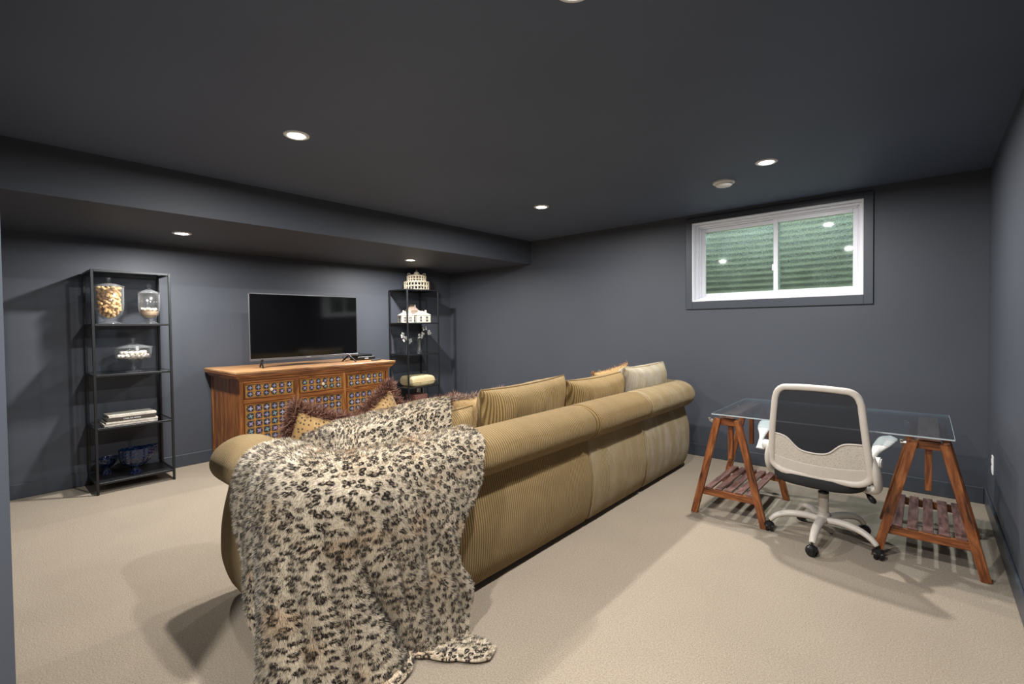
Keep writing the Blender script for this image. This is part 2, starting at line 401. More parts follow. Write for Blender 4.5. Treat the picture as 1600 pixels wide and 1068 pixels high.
M_shell = plain('white_shell', (.80, .76, .68), .6, noise_amt=.1)
M_pink = plain('rose_mottled_box', (.26, .12, .10), .7, noise_amt=.75, nscale=90)
M_petal = plain('white_petal', (.72, .72, .68), .7)
M_stem = plain('green_brown_stem', (.10, .09, .05), .7)
M_blanket = plain('cream_blanket', (.62, .52, .30), .9, noise_amt=.05)
M_paper = plain('book_page', (.70, .65, .55), .8, noise_amt=.1, nscale=200)
M_bk = [plain('cover_dark_brown', (.055, .045, .035), .5), plain('cover_cream', (.62, .57, .48), .5, noise_amt=.2, nscale=50), plain('cover_grey', (.32, .29, .26), .5, noise_amt=.3, nscale=30), plain('cover_pale', (.55, .50, .44), .5, noise_amt=.3, nscale=40)]
M_gravel = plain('gravel_ground', (.20, .19, .15), .9, noise_amt=.5, nscale=40)

# ------------------------------------------------------------------ room shell
def struct(name, bm, mat, parent=None, **k):
    o = link(name, bm, mat, parent, **k)
    if parent is None: o['kind'] = 'structure'
    return o
T = .12
struct('floor', box2(A-T, C+T, BY-T, B+T, -.1, 0, 0), M_carpet)
struct('ceiling', box2(A-T, C+T, BY-T, B+T, H, H+.1, 0), M_ceil)
struct('wall_left', box2(A-T, A, BY, B+T, 0, H, 0), M_wall)
struct('wall_right', box2(C, C+T, BY, B+T, 0, H, 0), M_wall)
struct('wall_behind', box2(A, C, BY-T, BY, 0, H, 0), M_wall)
struct('wall_near', box2(A, JX, NY-.35, NY, 0, H, 0), M_wall)
# soffit box along the tv wall
struct('ceiling_soffit', box2(A, SX, NY, B, SZ, H, 0), M_wall)
# window wall with opening
wx0, wx1, wz0, wz1 = -1.76, -.38, 1.537, 2.315
struct('wall_window', merge(box2(A, wx0, B, B+.2, 0, H, 0), box2(wx1, C, B, B+.2, 0, H, 0), box2(wx0, wx1, B, B+.2, 0, wz0, 0), box2(wx0, wx1, B, B+.2, wz1, H, 0)), M_wall)
bh = .117
struct('baseboard_left', box2(A, A+.014, NY, B, 0, bh, .004), M_base)
struct('baseboard_window', box2(A+.014, C-.014, B-.014, B, 0, bh, .004), M_base)
struct('baseboard_right', box2(C-.014, C, BY, B, 0, bh, .004), M_base)
struct('baseboard_near', box2(A+.014, JX, NY, NY+.014, 0, bh, .004), M_base)

# ------------------------------------------------------------------ window
win = empty('window_1', ((wx0+wx1)/2, B, wz0), kind='structure')
def W(name, b, mat):   # world coords -> local to window
    bmesh.ops.translate(b, verts=b.verts, vec=(-(wx0+wx1)/2, -B, -wz0)); return link(name, b, mat, win)
tx0, tx1, tz0, tz1 = -1.822, -.318, 1.463, 2.365
W('casing', merge(box2(tx0, wx0, B-.016, B, tz0, tz1, .002), box2(wx1, tx1, B-.016, B, tz0, tz1, .002), box2(wx0, wx1, B-.016, B, tz0, wz0, .002), box2(wx0, wx1, B-.016, B, wz1, tz1, .002)), M_base)
def ring(x0, x1, z0, z1, w, y0, y1, bev=.003):
    return merge(box2(x0, x0+w, y0, y1, z0, z1, bev), box2(x1-w, x1, y0, y1, z0, z1, bev), box2(x0+w, x1-w, y0, y1, z0, z0+w, bev), box2(x0+w, x1-w, y0, y1, z1-w, z1, bev))
W('window_reveal', ring(wx0, wx1, wz0, wz1, .012, B-.018, B+.19), M_vinyl)
W('window_frame', merge(ring(wx0+.012, wx1-.012, wz0+.012, wz1-.012, .022, B+.055, B+.17), ring(wx0+.034, wx1-.034, wz0+.034, wz1-.034, .012, B+.085, B+.17)), M_vinyl)
ax0, ax1, az0, az1 = wx0+.046, wx1-.046, wz0+.046, wz1-.046
mid = -1.035
W('window_sash', ring(ax0, mid+.022, az0, az1, .036, B+.125, B+.155), M_vinyl)
W('window_sash', ring(mid-.022, ax1, az0, az1, .036, B+.095, B+.123), M_vinyl)
W('window_pane', box2(ax0+.034, mid-.012, B+.137, B+.143, az0+.034, az1-.034, 0), M_pane)
W('window_pane', box2(mid+.012, ax1-.034, B+.106, B+.112, az0+.034, az1-.034, 0), M_pane)
W('window_latch', box2(mid-.036, mid-.018, B+.10, B+.12, 1.80, 1.86, .004), M_vinyl)
# window well outside
def well():
    nu, nv = 48, 220; P = np.zeros((nu, nv, 3)); cx = (wx0+wx1)/2
    for i in range(nu):
        a = PI*i/(nu-1)
        ca, sa = math.cos(a), math.sin(a)
        ex = (abs(ca)**.7)*(1 if ca > 0 else -1); ey = abs(sa)**.7
        for j in range(nv):
            z = 1.15+1.33*j/(nv-1); r = 1+.016*math.sin(z*2*PI/.062)
            P[i, j] = (cx+1.02*ex*r, B+.22+.62*ey*r, z)
    return gridmesh('window_well', P)
tag(link('window_well', well(), M_well), 'green grey corrugated steel window well behind the basement window', 'window well')
tag(link('gravel_bed', box2(-2.3, .3, B+.2, B+1.1, 1.1, 1.2, 0), M_gravel), 'gravel at the bottom of the corrugated window well', 'gravel')

# ------------------------------------------------------------------ ceiling lamps and detector
def pot_light(x, y, z, label, lens=True, pw=1.0, name='recessed_light'):
    t = empty(name, (x, y, z), 0, label, 'ceiling light', 'recessed ceiling lights')
    link('trim_ring', lathe([(.068, 0), (.068, -.004), (.060, -.008), (.046, -.007), (.044, 0)], 32), M_plate, t, smooth=True)
    link('lens', cyl(.0445, .003, 24, (0, 0, -.003)), M_lens, t)
    ld = bpy.data.lights.new('lamp', 'AREA'); ld.shape = 'DISK'; ld.size = .075; ld.energy = LAMP_W*pw; ld.color = (1, .975, .945); ld.spread = 3.08
    lo = bpy.data.objects.new('lamp', ld); COL.objects.link(lo); lo.parent = t; lo.location = (0, 0, -.012)
    return t
pot_light(-2.65, 1.23, H, 'bright recessed ceiling light left of centre above the leopard throw')
pot_light(-2.64, 3.46, H, 'bright recessed ceiling light in the middle, above the far sofa end')
pot_light(-.81, 3.55, H, 'small recessed ceiling light above the desk, beside the smoke detector')
pot_light(-.85, 1.30, H, 'recessed ceiling light at the top edge of the picture, nearest of all')
pot_light(-4.58, 1.165, SZ, 'recessed light in the soffit above the left black shelf')
pot_light(-4.58, 3.45, SZ, 'recessed light in the soffit above the white openwork lantern')
pot_light(-.70, -.60, H, 'recessed ceiling light of the passage behind the camera', pw=1.9)
sd = empty('smoke_detector', (-1.167, 3.825, H), 0, 'round white smoke detector on the dark ceiling near the window', 'smoke detector')
link('base_plate', lathe([(0, 0), (.078, 0), (.078, -.012), (.07, -.016), (0, -.016)], 32), M_plate, sd, smooth=False)
link('dome_cover', lathe([(.060, -.016), (.060, -.026), (.052, -.034), (.03, -.040), (0, -.041)], 32), M_plate, sd)
# outlets
def outlet(x, y, z, side, label):
    t = empty('wall_outlet', (x, y, z), 0, label, 'outlet')
    link('cover_plate', box2(0, .006*side, -.036, .036, -.06, .06, .002) if side > 0 else box2(-.006, 0, -.036, .036, -.06, .06, .002), M_plate, t)
    for dz in (.024, -.024):
        link('socket', box(.004, .028, .03, .001, (.0075*side, 0, dz)), M_whitel, t)
    return t
outlet(C, 4.386, .376, -1, 'white wall outlet low on the right wall behind the desk')
outlet(A, 4.17, .43, 1, 'white wall outlet behind the right black shelf')
tag(link('white_cable', tube([(A+.012, 4.235, .50), (A+.014, 4.24, .40), (A+.016, 4.245, .30), (A+.02, 4.24, .14), (A+.03, 4.2, .02)], .006, 6), M_plate, smooth=True), 'thin white cable hanging down the wall behind the right shelf', 'cable')

# ------------------------------------------------------------------ sofa
RC = .22
def path_pts(kind, y0=None, y1=None, step=.02):
    """plan outline points + outward normals (base line)"""
    pts, nr = [], []
    if kind in ('left',):
        x = -2.63
        while x < -1.68-RC: pts.append((x, .85)); nr.append((0, -1)); x += step
        for k in range(17):
            a = -PI/2+PI/2*k/16; pts.append((-1.68-RC+RC*math.cos(a), .85+RC+RC*math.sin(a))); nr.append((math.cos(a), math.sin(a)))
        y = .85+RC+step
        while y < y1: pts.append((-1.68, y)); nr.append((1, 0)); y += step
        pts.append((-1.68, y1)); nr.append((1, 0))
    elif kind == 'mid':
        n = int((y1-y0)/step)
        for k in range(n+1): pts.append((-1.68, y0+(y1-y0)*k/n)); nr.append((1, 0))
    else:
        y = y0; R2 = .14
        while y < 4.42-R2: pts.append((-1.68, y)); nr.append((1, 0)); y += step
        for k in range(13):
            a = PI/2*k/12; pts.append((-1.68-R2+R2*math.cos(a), 4.42-R2+R2*math.sin(a))); nr.append((math.cos(a), math.sin(a)))
        x = -1.68-R2-step
        while x > -2.52: pts.append((x, 4.42)); nr.append((0, 1)); x -= step
    return np.array(pts), np.array(nr)
def smoothpoly(ctrl, n=40, closed=True):
    c = np.array(ctrl, float); m = len(c); out = []
    segs = m if closed else m-1
    per = max(2, n//segs)
    for i in range(segs):
        p = [c[(i+k) % m] if closed else c[min(max(i+k, 0), m-1)] for k in (-1, 0, 1, 2)]
        for t in np.linspace(0, 1, per, endpoint=False):
            out.append(.5*((2*p[1])+(-p[0]+p[2])*t+(2*p[0]-5*p[1]+4*p[2]-p[3])*t*t+(-p[0]+3*p[1]-3*p[2]+p[3])*t**3))
    if not closed: out.append(c[-1])
    return np.array(out)
roll_prof = [(-.045+.155*math.cos(a)*(1 if math.cos(a) > 0 else 1.15), .675+.118*math.sin(a)) for a in np.linspace(0, 2*PI, 40, endpoint=False)]
low_prof = smoothpoly([(.0, .035), (.035, .10), (.056, .20), (.06, .31), (.048, .42), (.024, .52), (.0, .60), (-.07, .62), (-.10, .45), (-.10, .20), (-.07, .04)], 66)
def sweep(name, kind, prof, y0=None, y1=None, r_end=(.04, .04), amt=(.1, .1), wob=.004, seed=0):
    P, Nn = path_pts(kind, y0, y1); prof = np.array(prof); cen = prof.mean(0)
    L = np.concatenate([[0], np.cumsum(np.linalg.norm(np.diff(P, axis=0), axis=1))])
    pl = np.concatenate([[0], np.cumsum(np.linalg.norm(np.diff(np.vstack([prof, prof[:1]]), axis=0), axis=1))])
    # extra rings near the ends
    nn = len(P); m = len(prof); out = np.zeros((nn, m+1, 3)); UV = np.zeros((nn, m+1, 2))
    for i in range(nn):
        k = 1.0
        for d, r, a in ((L[i], r_end[0], amt[0]), (L[-1]-L[i], r_end[1], amt[1])):
            if d < r: k *= (1-a)+a*math.sqrt(max(0, 1-(1-d/r)**2))
        for j in range(m+1):
            q = cen+(prof[j % m]-cen)*k
            wv = wob*mnoise.noise(Vector((L[i]*4+seed, q[0]*9, q[1]*9)))
            out[i, j] = (P[i][0]+Nn[i][0]*(q[0]+wv), P[i][1]+Nn[i][1]*(q[0]+wv), q[1]+wv*.5)
            UV[i, j] = (L[i]+seed, pl[j])
    me = gridmesh(name, out, UV)
    bm = bmesh.new(); bm.from_mesh(me)
    bmesh.ops.remove_doubles(bm, verts=bm.verts, dist=1e-5)
    bmesh.ops.holes_fill(bm, edges=[e for e in bm.edges if e.is_boundary], sides=0)
    bmesh.ops.recalc_face_normals(bm, faces=bm.faces)
    bm.to_mesh(me); bm.free()
    return me
S1, S2 = 2.645, 3.445
sofa = empty('sofa', (-2.15, 2.6, 0), 0, 'long gold ribbed chenille sofa with rolled back and arms, seen from behind', 'sofa')
so = (2.15, -2.6, 0)
def SP(name, me, mat, **k): return link(name, me, mat, sofa, loc=so, **k)
SP('back_panel', sweep('back_panel', 'left', low_prof, y1=S1-.003, r_end=(.05, .03), amt=(.25, .12), seed=1), M_sofa)
SP('back_panel', sweep('back_panel', 'mid', low_prof, S1+.003, S2-.003, (.03, .03), (.12, .12), seed=5), M_sofa2)
SP('back_panel', sweep('back_panel', 'right', low_prof, S2+.003, None, (.03, .05), (.12, .2), seed=9), M_sofa3)
SP('roll_top', sweep('roll_top', 'left', roll_prof, y1=S1-.003, r_end=(.07, .05), amt=(.55, .16), seed=2), M_sofa)
SP('roll_top', sweep('roll_top', 'mid', roll_prof, S1+.003, S2-.003, (.05, .05), (.16, .16), seed=6), M_sofa)
SP('roll_top', sweep('roll_top', 'right', roll_prof, S2+.003, None, (.05, .07), (.16, .5), seed=11), M_sofa2)
SP('seat_base', box2(-2.62, -1.74, .95, 4.30, .04, .30, .02, seg=3), M_sofa)
SP('inner_back', box2(-1.96, -1.76, .96, 4.30, .30, .70, .03, seg=3), M_sofa)
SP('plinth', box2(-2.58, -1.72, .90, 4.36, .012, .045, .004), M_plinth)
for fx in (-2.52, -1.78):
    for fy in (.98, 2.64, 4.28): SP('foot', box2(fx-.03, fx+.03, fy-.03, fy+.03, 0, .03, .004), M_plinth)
def pillow(name, w, h, t, n=44, ex=.42, pinch=.05, wr=.012, seed=0, uvrot=False, pw=4):
    g = np.linspace(-1, 1, n); a, b = np.meshgrid(g, g, indexing='ij')
    a = np.sin(a*PI/2); b = np.sin(b*PI/2)
    x = w/2*a*(1-pinch*(1-b*b)); z = h/2*b*(1-pinch*(1-a*a))
    th = t/2*((1-np.abs(a)**pw)*(1-np.abs(b)**pw))**ex
    nz = np.zeros_like(a)
    for i in range(n):
        for j in range(n): nz[i, j] = mnoise.noise(Vector((x[i, j]*7+seed, z[i, j]*5, seed*1.7)))*1.0+.6*mnoise.noise(Vector((x[i, j]*22, z[i, j]*6+seed, 3)))
    top = np.stack([x, -(th*(1+nz*wr*8)), z], -1); bot = np.stack([x, th*(1+nz[::-1]*wr*8), z], -1)
    uv = np.stack([x, z] if not uvrot else [z, x], -1)
    m1 = gridmesh(name, top, uv+seed); bm = bmesh.new(); bm.from_mesh(m1)
    m2 = gridmesh('t', bot, uv+seed+.5, flip=True); bm.from_mesh(m2); bpy.data.meshes.remove(m2)
    bmesh.ops.remove_doubles(bm, verts=bm.verts, dist=1e-5)
    bmesh.ops.recalc_face_normals(bm, faces=bm.faces)
    bm.to_mesh(m1); bm.free()
    m1.polygons.foreach_set('use_smooth', [True]*len(m1.polygons))
    edge = [(w/2*math.sin(q*PI/2)*1, 0, -h/2*(1-pinch*math.cos(q*PI/2)**2)) for q in np.linspace(-1, 1, 16)[:-1]]
    edge += [(w/2*(1-pinch*math.cos(q*PI/2)**2), 0, h/2*math.sin(q*PI/2)) for q in np.linspace(-1, 1, 16)[:-1]]
    edge += [(-w/2*math.sin(q*PI/2), 0, h/2*(1-pinch*math.cos(q*PI/2)**2)) for q in np.linspace(-1, 1, 16)[:-1]]
    edge += [(-w/2*(1-pinch*math.cos(q*PI/2)**2), 0, -h/2*math.sin(q*PI/2)) for q in np.linspace(-1, 1, 16)[:-1]]
    return m1, edge
# seat cushions
for k, (y0, y1) in enumerate(((1.02, 2.08), (2.10, 3.16), (3.18, 4.24))):
    me, ed = pillow('seat_cushion', y1-y0, .78, .20, 30, .25, .01, .004, k+30, pw=8)
    o = link('seat_cushion', me, M_sofa, sofa, loc=(-2.29+2.15, (y0+y1)/2-2.6, .385), rot=(PI/2, 0, PI/2))
# back cushions (loose, top-level)
def back_cushion(y0, y1, z0, z1, x, lean, mat, label, t=.24, seed=0, tilt=0, pinch=.065):
    w, h = y1-y0, z1-z0
    me, ed = pillow('cushion_cover', w, h, t, 60, .43, pinch, .020, seed)
    o = empty('back_cushion', (x, (y0+y1)/2, (z0+z1)/2), 0, label, 'cushion', 'loose back cushions along the sofa')
    o.rotation_euler = Euler((lean, tilt, PI/2), 'XYZ')
    link('cushion_cover', me, mat, o)
    link('piping', tube(ed, .006, 6, True, up0=(0, 1, 0)), mat, o, smooth=True)
    return o
back_cushion(1.30, 1.93, .44, .86, -2.04, .20, M_cush, 'gold corduroy back cushion whose end peeks out right of the leopard throw', seed=1)
back_cushion(1.93, 2.76, .46, .965, -1.97, .20, M_cush, 'largest gold corduroy back cushion, first fully bare one right of the throw', seed=2, tilt=-.02)
back_cushion(2.80, 3.60, .46, .925, -1.97, .17, M_cush, 'wrinkled gold corduroy cushion in the middle of the sofa back', seed=3, tilt=.0, t=.27)
back_cushion(3.58, 4.36, .46, .965, -1.94, .20, M_cush4, 'faded pinkish grey corduroy cushion at the far end of the sofa', seed=4, tilt=.0, t=.27)

# ---- fringe helper
def strands(name, roots, dirs, L, wd, seed=0, jitter=.35, curl=.3):
    rng = np.random.default_rng(seed); n = len(roots)
    d = dirs+rng.normal(0, jitter, (n, 3)); d /= np.linalg.norm(d, axis=1)[:, None]
    s = np.cross(d, rng.normal(0, 1, (n, 3))); s /= np.linalg.norm(s, axis=1)[:, None]
    ll = (L*(.7+.5*rng.random(n)))[:, None]
    d2 = d+rng.normal(0, curl, (n, 3)); d2 /= np.linalg.norm(d2, axis=1)[:, None]
    v0 = roots-s*wd/2; v1 = roots+s*wd/2; mid_ = roots+d*ll*.5; v2 = mid_+s*wd*.4; v3 = mid_-s*wd*.4; v4 = mid_+d2*ll*.5
    V = np.stack([v0, v1, v2, v3, v4], 1).reshape(-1, 3); base = np.arange(n)[:, None]*5
    fq = (base+np.array([[0, 1, 2, 3]])).tolist(); ft = (base+np.array([[3, 2, 4]])).tolist()
    me = bpy.data.meshes.new(name); me.from_pydata(V.tolist(), [], fq+ft)
    r = rng.random((n, 2)).astype(np.float32)
    uvl = me.uv_layers.new(name='UVMap')
    uv = np.concatenate([np.repeat(r, 4, 0), np.repeat(r, 3, 0)])
    uvl.data.foreach_set('uv', uv.ravel())
    return me
def fringed(name, w, h, t, loc, rot, mat, fmat, label, seed, nstr=8000, L=.062, ex=.45, cat='pillow'):
    me, ed = pillow('pillow_cover', w, h, t, 40, ex, .06, .03, seed)
    o = empty(name, loc, 0, label, cat); o.rotation_euler = rot
    link('pillow_cover', me, mat, o)
    ed = np.array(ed); rng = np.random.default_rng(seed)
    k = rng.random(nstr)*len(ed); i = k.astype(int); f = (k-i)[:, None]
    r = ed[i]*(1-f)+ed[(i+1) % len(ed)]*f
    out = r/np.linalg.norm(r/np.array([w/2, 1, h/2]), axis=1)[:, None]
    out = np.stack([r[:, 0]/(w/2), np.zeros(nstr), r[:, 2]/(h/2)], 1); mx = np.abs(out).max(1)[:, None]
    out = np.where(np.abs(out) > .9*mx, out, 0)+rng.normal(0, .45, (nstr, 3)); r = r+rng.normal(0, .008, r.shape)-np.sign(out)*0
    f = link('fringe', strands('fringe', r, out, L, .0045, seed), fmat, o); f['kind'] = 'stuff'
    return o
fringed('fringed_pillow', .38, .42, .15, (-2.30, 1.16, .665), Euler((.12, .32, PI/2-.2)), M_spot, M_fringe, 'gold spotted pillow with bushy brown fringe, leftmost one, left of the dip above the throw', 21)
fringed('fringed_pillow', .46, .42, .15, (-2.42, 1.55, .66), Euler((.10, -.55, PI/2+.1)), M_spot, M_fringe, 'gold spotted pillow with brown fringe tilted up to a peak before the carved cabinet', 22)
fringed('fringed_pillow', .52, .38, .14, (-2.46, 1.93, .62), Euler((.10, .0, PI/2)), M_plainp, M_fringe, 'tan pillow with reddish fringe lying low before the right shelf', 23)
fringed('fringed_pillow', .50, .42, .16, (-2.33, 2.28, .64), Euler((.15, .0, PI/2)), M_plainp, M_tassel, 'tan pillow with greyish brown fringe beside the largest back cushion', 24, nstr=2200, L=.045)
fringed('fringed_pillow', .46, .46, .16, (-2.16, 3.83, .70), Euler((.12, -.12, PI/2-.2)), M_plainp, fringe_mat('orange_tassel', [(0, (.25, .10, .04)), (.5, (.40, .22, .09)), (1, (.45, .30, .15))]), 'mustard pillow with reddish corner tuft behind the far sofa cushions', 25, nstr=900, L=.016)

# ------------------------------------------------------------------ leopard throw
def build_throw():
    nu, nv = 320, 300
    zs = np.array([.84, .76, .68, .60, .55, .49, .43, .37, .30, .25, .20, .15, .10, .0])
    xl = np.array([-2.20, -2.22, -2.20, -2.15, -2.10, -2.06, -2.03, -2.01, -1.98, -1.95, -1.92, -1.89, -1.87, -1.86])
    yr = np.array([1.66, 1.62, 1.555, 1.53, 1.48, 1.42, 1.38, 1.35, 1.36, 1.40, 1.42, 1.42, 1.40, 1.36])
    zo = zs[::-1]
    def Pn(s):  # s=0 at start of the corner on the arm side
        La = RC*PI/2
        x = np.where(s < 0, -1.68-RC+s, np.where(s < La, -1.68-RC+RC*np.sin(np.clip(s, 0, La)/RC), -1.68))
        y = np.where(s < 0, .85, np.where(s < La, .85+RC-RC*np.cos(np.clip(s, 0, La)/RC), .85+RC+(s-La)))
        a = np.clip(s, 0, La)/RC
        return x, y, np.sin(a), -np.cos(a)
    La = RC*PI/2
    # row descriptors: outward part  (offset, z) ; then floor
    outp = smoothpoly([(-.16, .775), (-.10, .808), (-.03, .812), (.045, .792), (.10, .745), (.130, .68), (.142, .60), (.148, .50), (.150, .40), (.153, .30), (.158, .20), (.170, .10), (.190, .018)], 120, closed=False)
    no = 220; ni = nv-no
    d = np.concatenate([[0], np.cumsum(np.linalg.norm(np.diff(outp, axis=0), axis=1))])
    tt = np.linspace(0, d[-1], no-24); off = np.interp(tt, d, outp[:, 0]); zz = np.interp(tt, d, outp[:, 1])
    P = np.zeros((nu, nv, 3)); UV = np.zeros((nu, nv, 2))
    u = np.linspace(0, 1, nu)
    for j in range(no-24):
        z = zz[j]; sl = np.interp(z, zo, xl[::-1])+1.68+RC; sr = La+np.interp(z, zo, yr[::-1])-.85-RC
        s = sl+(sr-sl)*u
        x, y, nx, ny = Pn(s)
        hang = np.clip((.66-z)/.66, 0, 1)
        dr = s*1.0-hang*.24*np.clip((s-.05)/.5, 0, 1)
        amp = .072*hang**.75*np.clip(min(1, hang*3), 0, 1)*np.clip((1-np.abs(2*u-1))*6+.25, 0, 1)
        fold = np.zeros(nu)
        for k in range(nu):
            q = dr[k]
            a1 = mnoise.noise(Vector((q*7.5, 3.1, z*.8))); a2 = mnoise.noise(Vector((q*17, 7.7, z*1.2)))
            r1 = 1-abs(2*mnoise.noise(Vector((q*6.5+4, .5, z*.5))))
            fold[k] = .35*a1+.35*a2+.35*(r1-.5)
        small = np.array([.004*mnoise.noise(Vector((s[k]*11, z*11, 1.))) for k in range(nu)])
        vv = np.zeros(nu); hp = min(1, hang*1.6)**.7
        for c0, c1, pw_, w0, dp in ((.10, .15, 1., .030, .055), (.175, .245, 1.3, .030, .070), (.25, .41, 1.9, .026, .095), (.315, .44, 1.2, .030, .060), (.47, .50, 1., .035, .035), (-.03, .02, 1., .03, .035), (-.14, -.06, 1., .03, .03)):
            c_ = c0+(c1-c0)*hang**pw_; vv -= dp*np.exp(-(((s-c_)/w0)**2+.05)**.5)*hp
        o = off[j]+fold*amp+small+(.035*hp+vv*1.0)
        o = np.maximum(o, off[j]*0+.0+np.where(z < .56, .088, -1)) if z < .56 else o
        P[:, ni+j, 0] = x+nx*o; P[:, ni+j, 1] = y+ny*o; P[:, ni+j, 2] = z+small
        UV[:, ni+j, 0] = s*1.0; UV[:, ni+j, 1] = -tt[j]
    # floor puddle rows
    last = P[:, ni+no-25].copy(); sL = UV[:, ni+no-25, 0]
    x, y, nx, ny = Pn(sL)
    ln = .03+.17*np.exp(-((sL-.58)/.11)**2)+.06*np.exp(-((sL-.2)/.12)**2)+.05*np.exp(-((sL+.02)/.06)**2)
    for k in range(24):
        f = (k+1)/24
        bumpz = np.array([.016+.022*abs(mnoise.noise(Vector((sL[i]*14, f*2.5, 9.))))*math.sin(PI*min(1, f*1.1)) for i in range(nu)])
        P[:, ni+no-24+k, 0] = last[:, 0]+nx*ln*f; P[:, ni+no-24+k, 1] = last[:, 1]+ny*ln*f+.05*f*np.clip(sL-.4, 0, 1)
        P[:, ni+no-24+k, 2] = bumpz
        UV[:, ni+no-24+k, 0] = sL; UV[:, ni+no-24+k, 1] = -tt[-1]-ln*f
    # inner rows
    first = P[:, ni].copy(); uu = u[:, None]
    A0 = np.array([-2.33, 1.13]); B0 = np.array([-2.20, 1.93]); C0 = np.array([-2.33, 1.5])
    T_ = (1-uu)**2*A0+2*uu*(1-uu)*C0+uu**2*B0
    def hf(x, y):
        ridge = math.exp(-((x+2.03)/.17)**2)
        g = min(1, max(0, (y-.86)/.30)); g = g*g*(3-2*g)
        g2 = min(1, max(0, (y-1.1)/.45)); g2 = g2*g2*(3-2*g2)
        return .797+ridge*(.085*g+.035*g2)+(.03*g if x < -2.05 else 0)*0-.10*max(0, min(1, (-2.22-x)/.12))
    for j in range(ni):
        f = 1-j/ni   # 1 = innermost
        xy = first[:, :2]*(1-f)+T_*f
        for i in range(nu):
            hz = hf(xy[i, 0], xy[i, 1]); k = min(1, f*5)
            z = first[i, 2]*(1-k)+hz*k+.007*mnoise.noise(Vector((xy[i, 0]*9, xy[i, 1]*9, 2)))+.018*f*mnoise.noise(Vector((xy[i, 0]*4+xy[i, 1]*5, xy[i, 1]*3, 5)))
            P[i, j] = (xy[i, 0], xy[i, 1], z)
        UV[:, j, 0] = UV[:, ni, 0]*(1-.4*f)+.12*f; UV[:, j, 1] = f*np.linalg.norm(first[:, :2]-T_, axis=1)
    # ragged outer side edges
    return P, UV
tp, tuv = build_throw()
throw = link('leopard_throw', gridmesh('leopard_throw', tp, tuv), M_leo)
sm = throw.modifiers.new('thickness', 'SOLIDIFY'); sm.thickness = .010; sm.offset = 0
tag(throw, 'cream leopard print faux fur throw draped over the near sofa corner down to the carpet', 'throw blanket')
def fur(P, UV, n, seed=3):
    rng = np.random.default_rng(seed); nu, nv = P.shape[:2]
    dU = np.gradient(P, axis=0); dV = np.gradient(P, axis=1); nrm = np.cross(dU, dV)
    area = np.linalg.norm(nrm, axis=2)[:-1, :-1].ravel(); nn = nrm/np.maximum(1e-9, np.linalg.norm(nrm, axis=2))[..., None]
    c = np.array([-2.1, 1.5, .3]); 
    if ((P-c)*nn).sum() < 0: nn = -nn
    pick = rng.choice(len(area), n, p=area/area.sum()); i = pick//(nv-1); j = pick % (nv-1)
    a = rng.random((n, 1)); b = rng.random((n, 1))
    r = P[i, j]*(1-a)*(1-b)+P[i+1, j]*a*(1-b)+P[i, j+1]*(1-a)*b+P[i+1, j+1]*a*b
    uv = UV[i, j]*(1-a)*(1-b)+UV[i+1, j]*a*(1-b)+UV[i, j+1]*(1-a)*b+UV[i+1, j+1]*a*b
    no = nn[i, j]; dv = dV[i, j]; dv = dv/np.maximum(1e-9, np.linalg.norm(dv, axis=1))[:, None]
    cl = np.array([[math.sin(x*40+y*13), math.cos(y*37+x*17), 0] for x, y in uv])
    d = no*.75+dv*.5+rng.normal(0, .22, (n, 3))+cl*.25; d /= np.linalg.norm(d, axis=1)[:, None]
    s = np.cross(d, no+rng.normal(0, .4, (n, 3))); s /= np.linalg.norm(s, axis=1)[:, None]
    L = (.008+.008*rng.random(n))[:, None]; r = r+no*.004
    V = np.stack([r-s*.0011, r+s*.0011, r+d*L], 1)
    V[:, :, 2] = np.maximum(V[:, :, 2], .001)
    V = V.reshape(-1, 3)
    no3 = np.repeat(no, 3, 0)
    me = bpy.data.meshes.new('fur'); me.vertices.add(len(V)); me.vertices.foreach_set('co', V.astype(np.float32).ravel())
    me.loops.add(3*n); me.loops.foreach_set('vertex_index', np.arange(3*n, dtype=np.int32))
    me.polygons.add(n); me.polygons.foreach_set('loop_start', np.arange(0, 3*n, 3, dtype=np.int32))
    uvl = me.uv_layers.new(name='UVMap'); uvl.data.foreach_set('uv', np.repeat(uv, 3, 0).astype(np.float32).ravel())
    me.update(calc_edges=True)
    me.polygons.foreach_set('use_smooth', [True]*n)
    me.normals_split_custom_set(no3.tolist())
    return me
f = link('fur', fur(tp, tuv, 230000), M_leo, throw); f['kind'] = 'stuff'

# ------------------------------------------------------------------ carved cabinet
cab = empty('carved_cabinet', (-4.97, 2.355, 0), 0, 'orange wood cabinet with blue flower inlaid drawers and doors under the television', 'cabinet')
co = (4.97, -2.355, 0)
def CP(name, me, mat, parent=cab, loc=co, **k): return link(name, me, mat, parent, loc=loc, **k)
fx, by0, by1 = -4.60, 1.575, 3.135
CP('top_board', box2(-5.365, -4.535, 1.522, 3.188, .918, .941, .004), M_cabtop)
def moulding():
    # cove profile under the top, three sides
    prof = [(.0, .918), (.050, .918), (.052, .905), (.040, .898), (.036, .888), (.016, .868), (.012, .858), (.0, .855)]
    bm = bmesh.new(); uvl = bm.loops.layers.uv.verify(); rows = []
    corners = [(-5.36, by0, 0, -1), (fx, by0, 1, -1), (fx, by1, 1, 1), (-5.36, by1, 0, 1)]
    for x, y, dx, dy in corners: rows.append([bm.verts.new((x+dx*o, y+dy*o, z)) for o, z in prof])
    u = 0
    for a, b in zip(rows, rows[1:]):
        L = (a[0].co-b[0].co).length
        for k in range(len(prof)-1):
            f = bm.faces.new((a[k], b[k], b[k+1], a[k+1]))
            for l, uvv in zip(f.loops, ((u, k*.02), (u+L, k*.02), (u+L, k*.02+.02), (u, k*.02+.02))): l[uvl].uv = uvv
        u += L
    bmesh.ops.recalc_face_normals(bm, faces=bm.faces)
    return bm
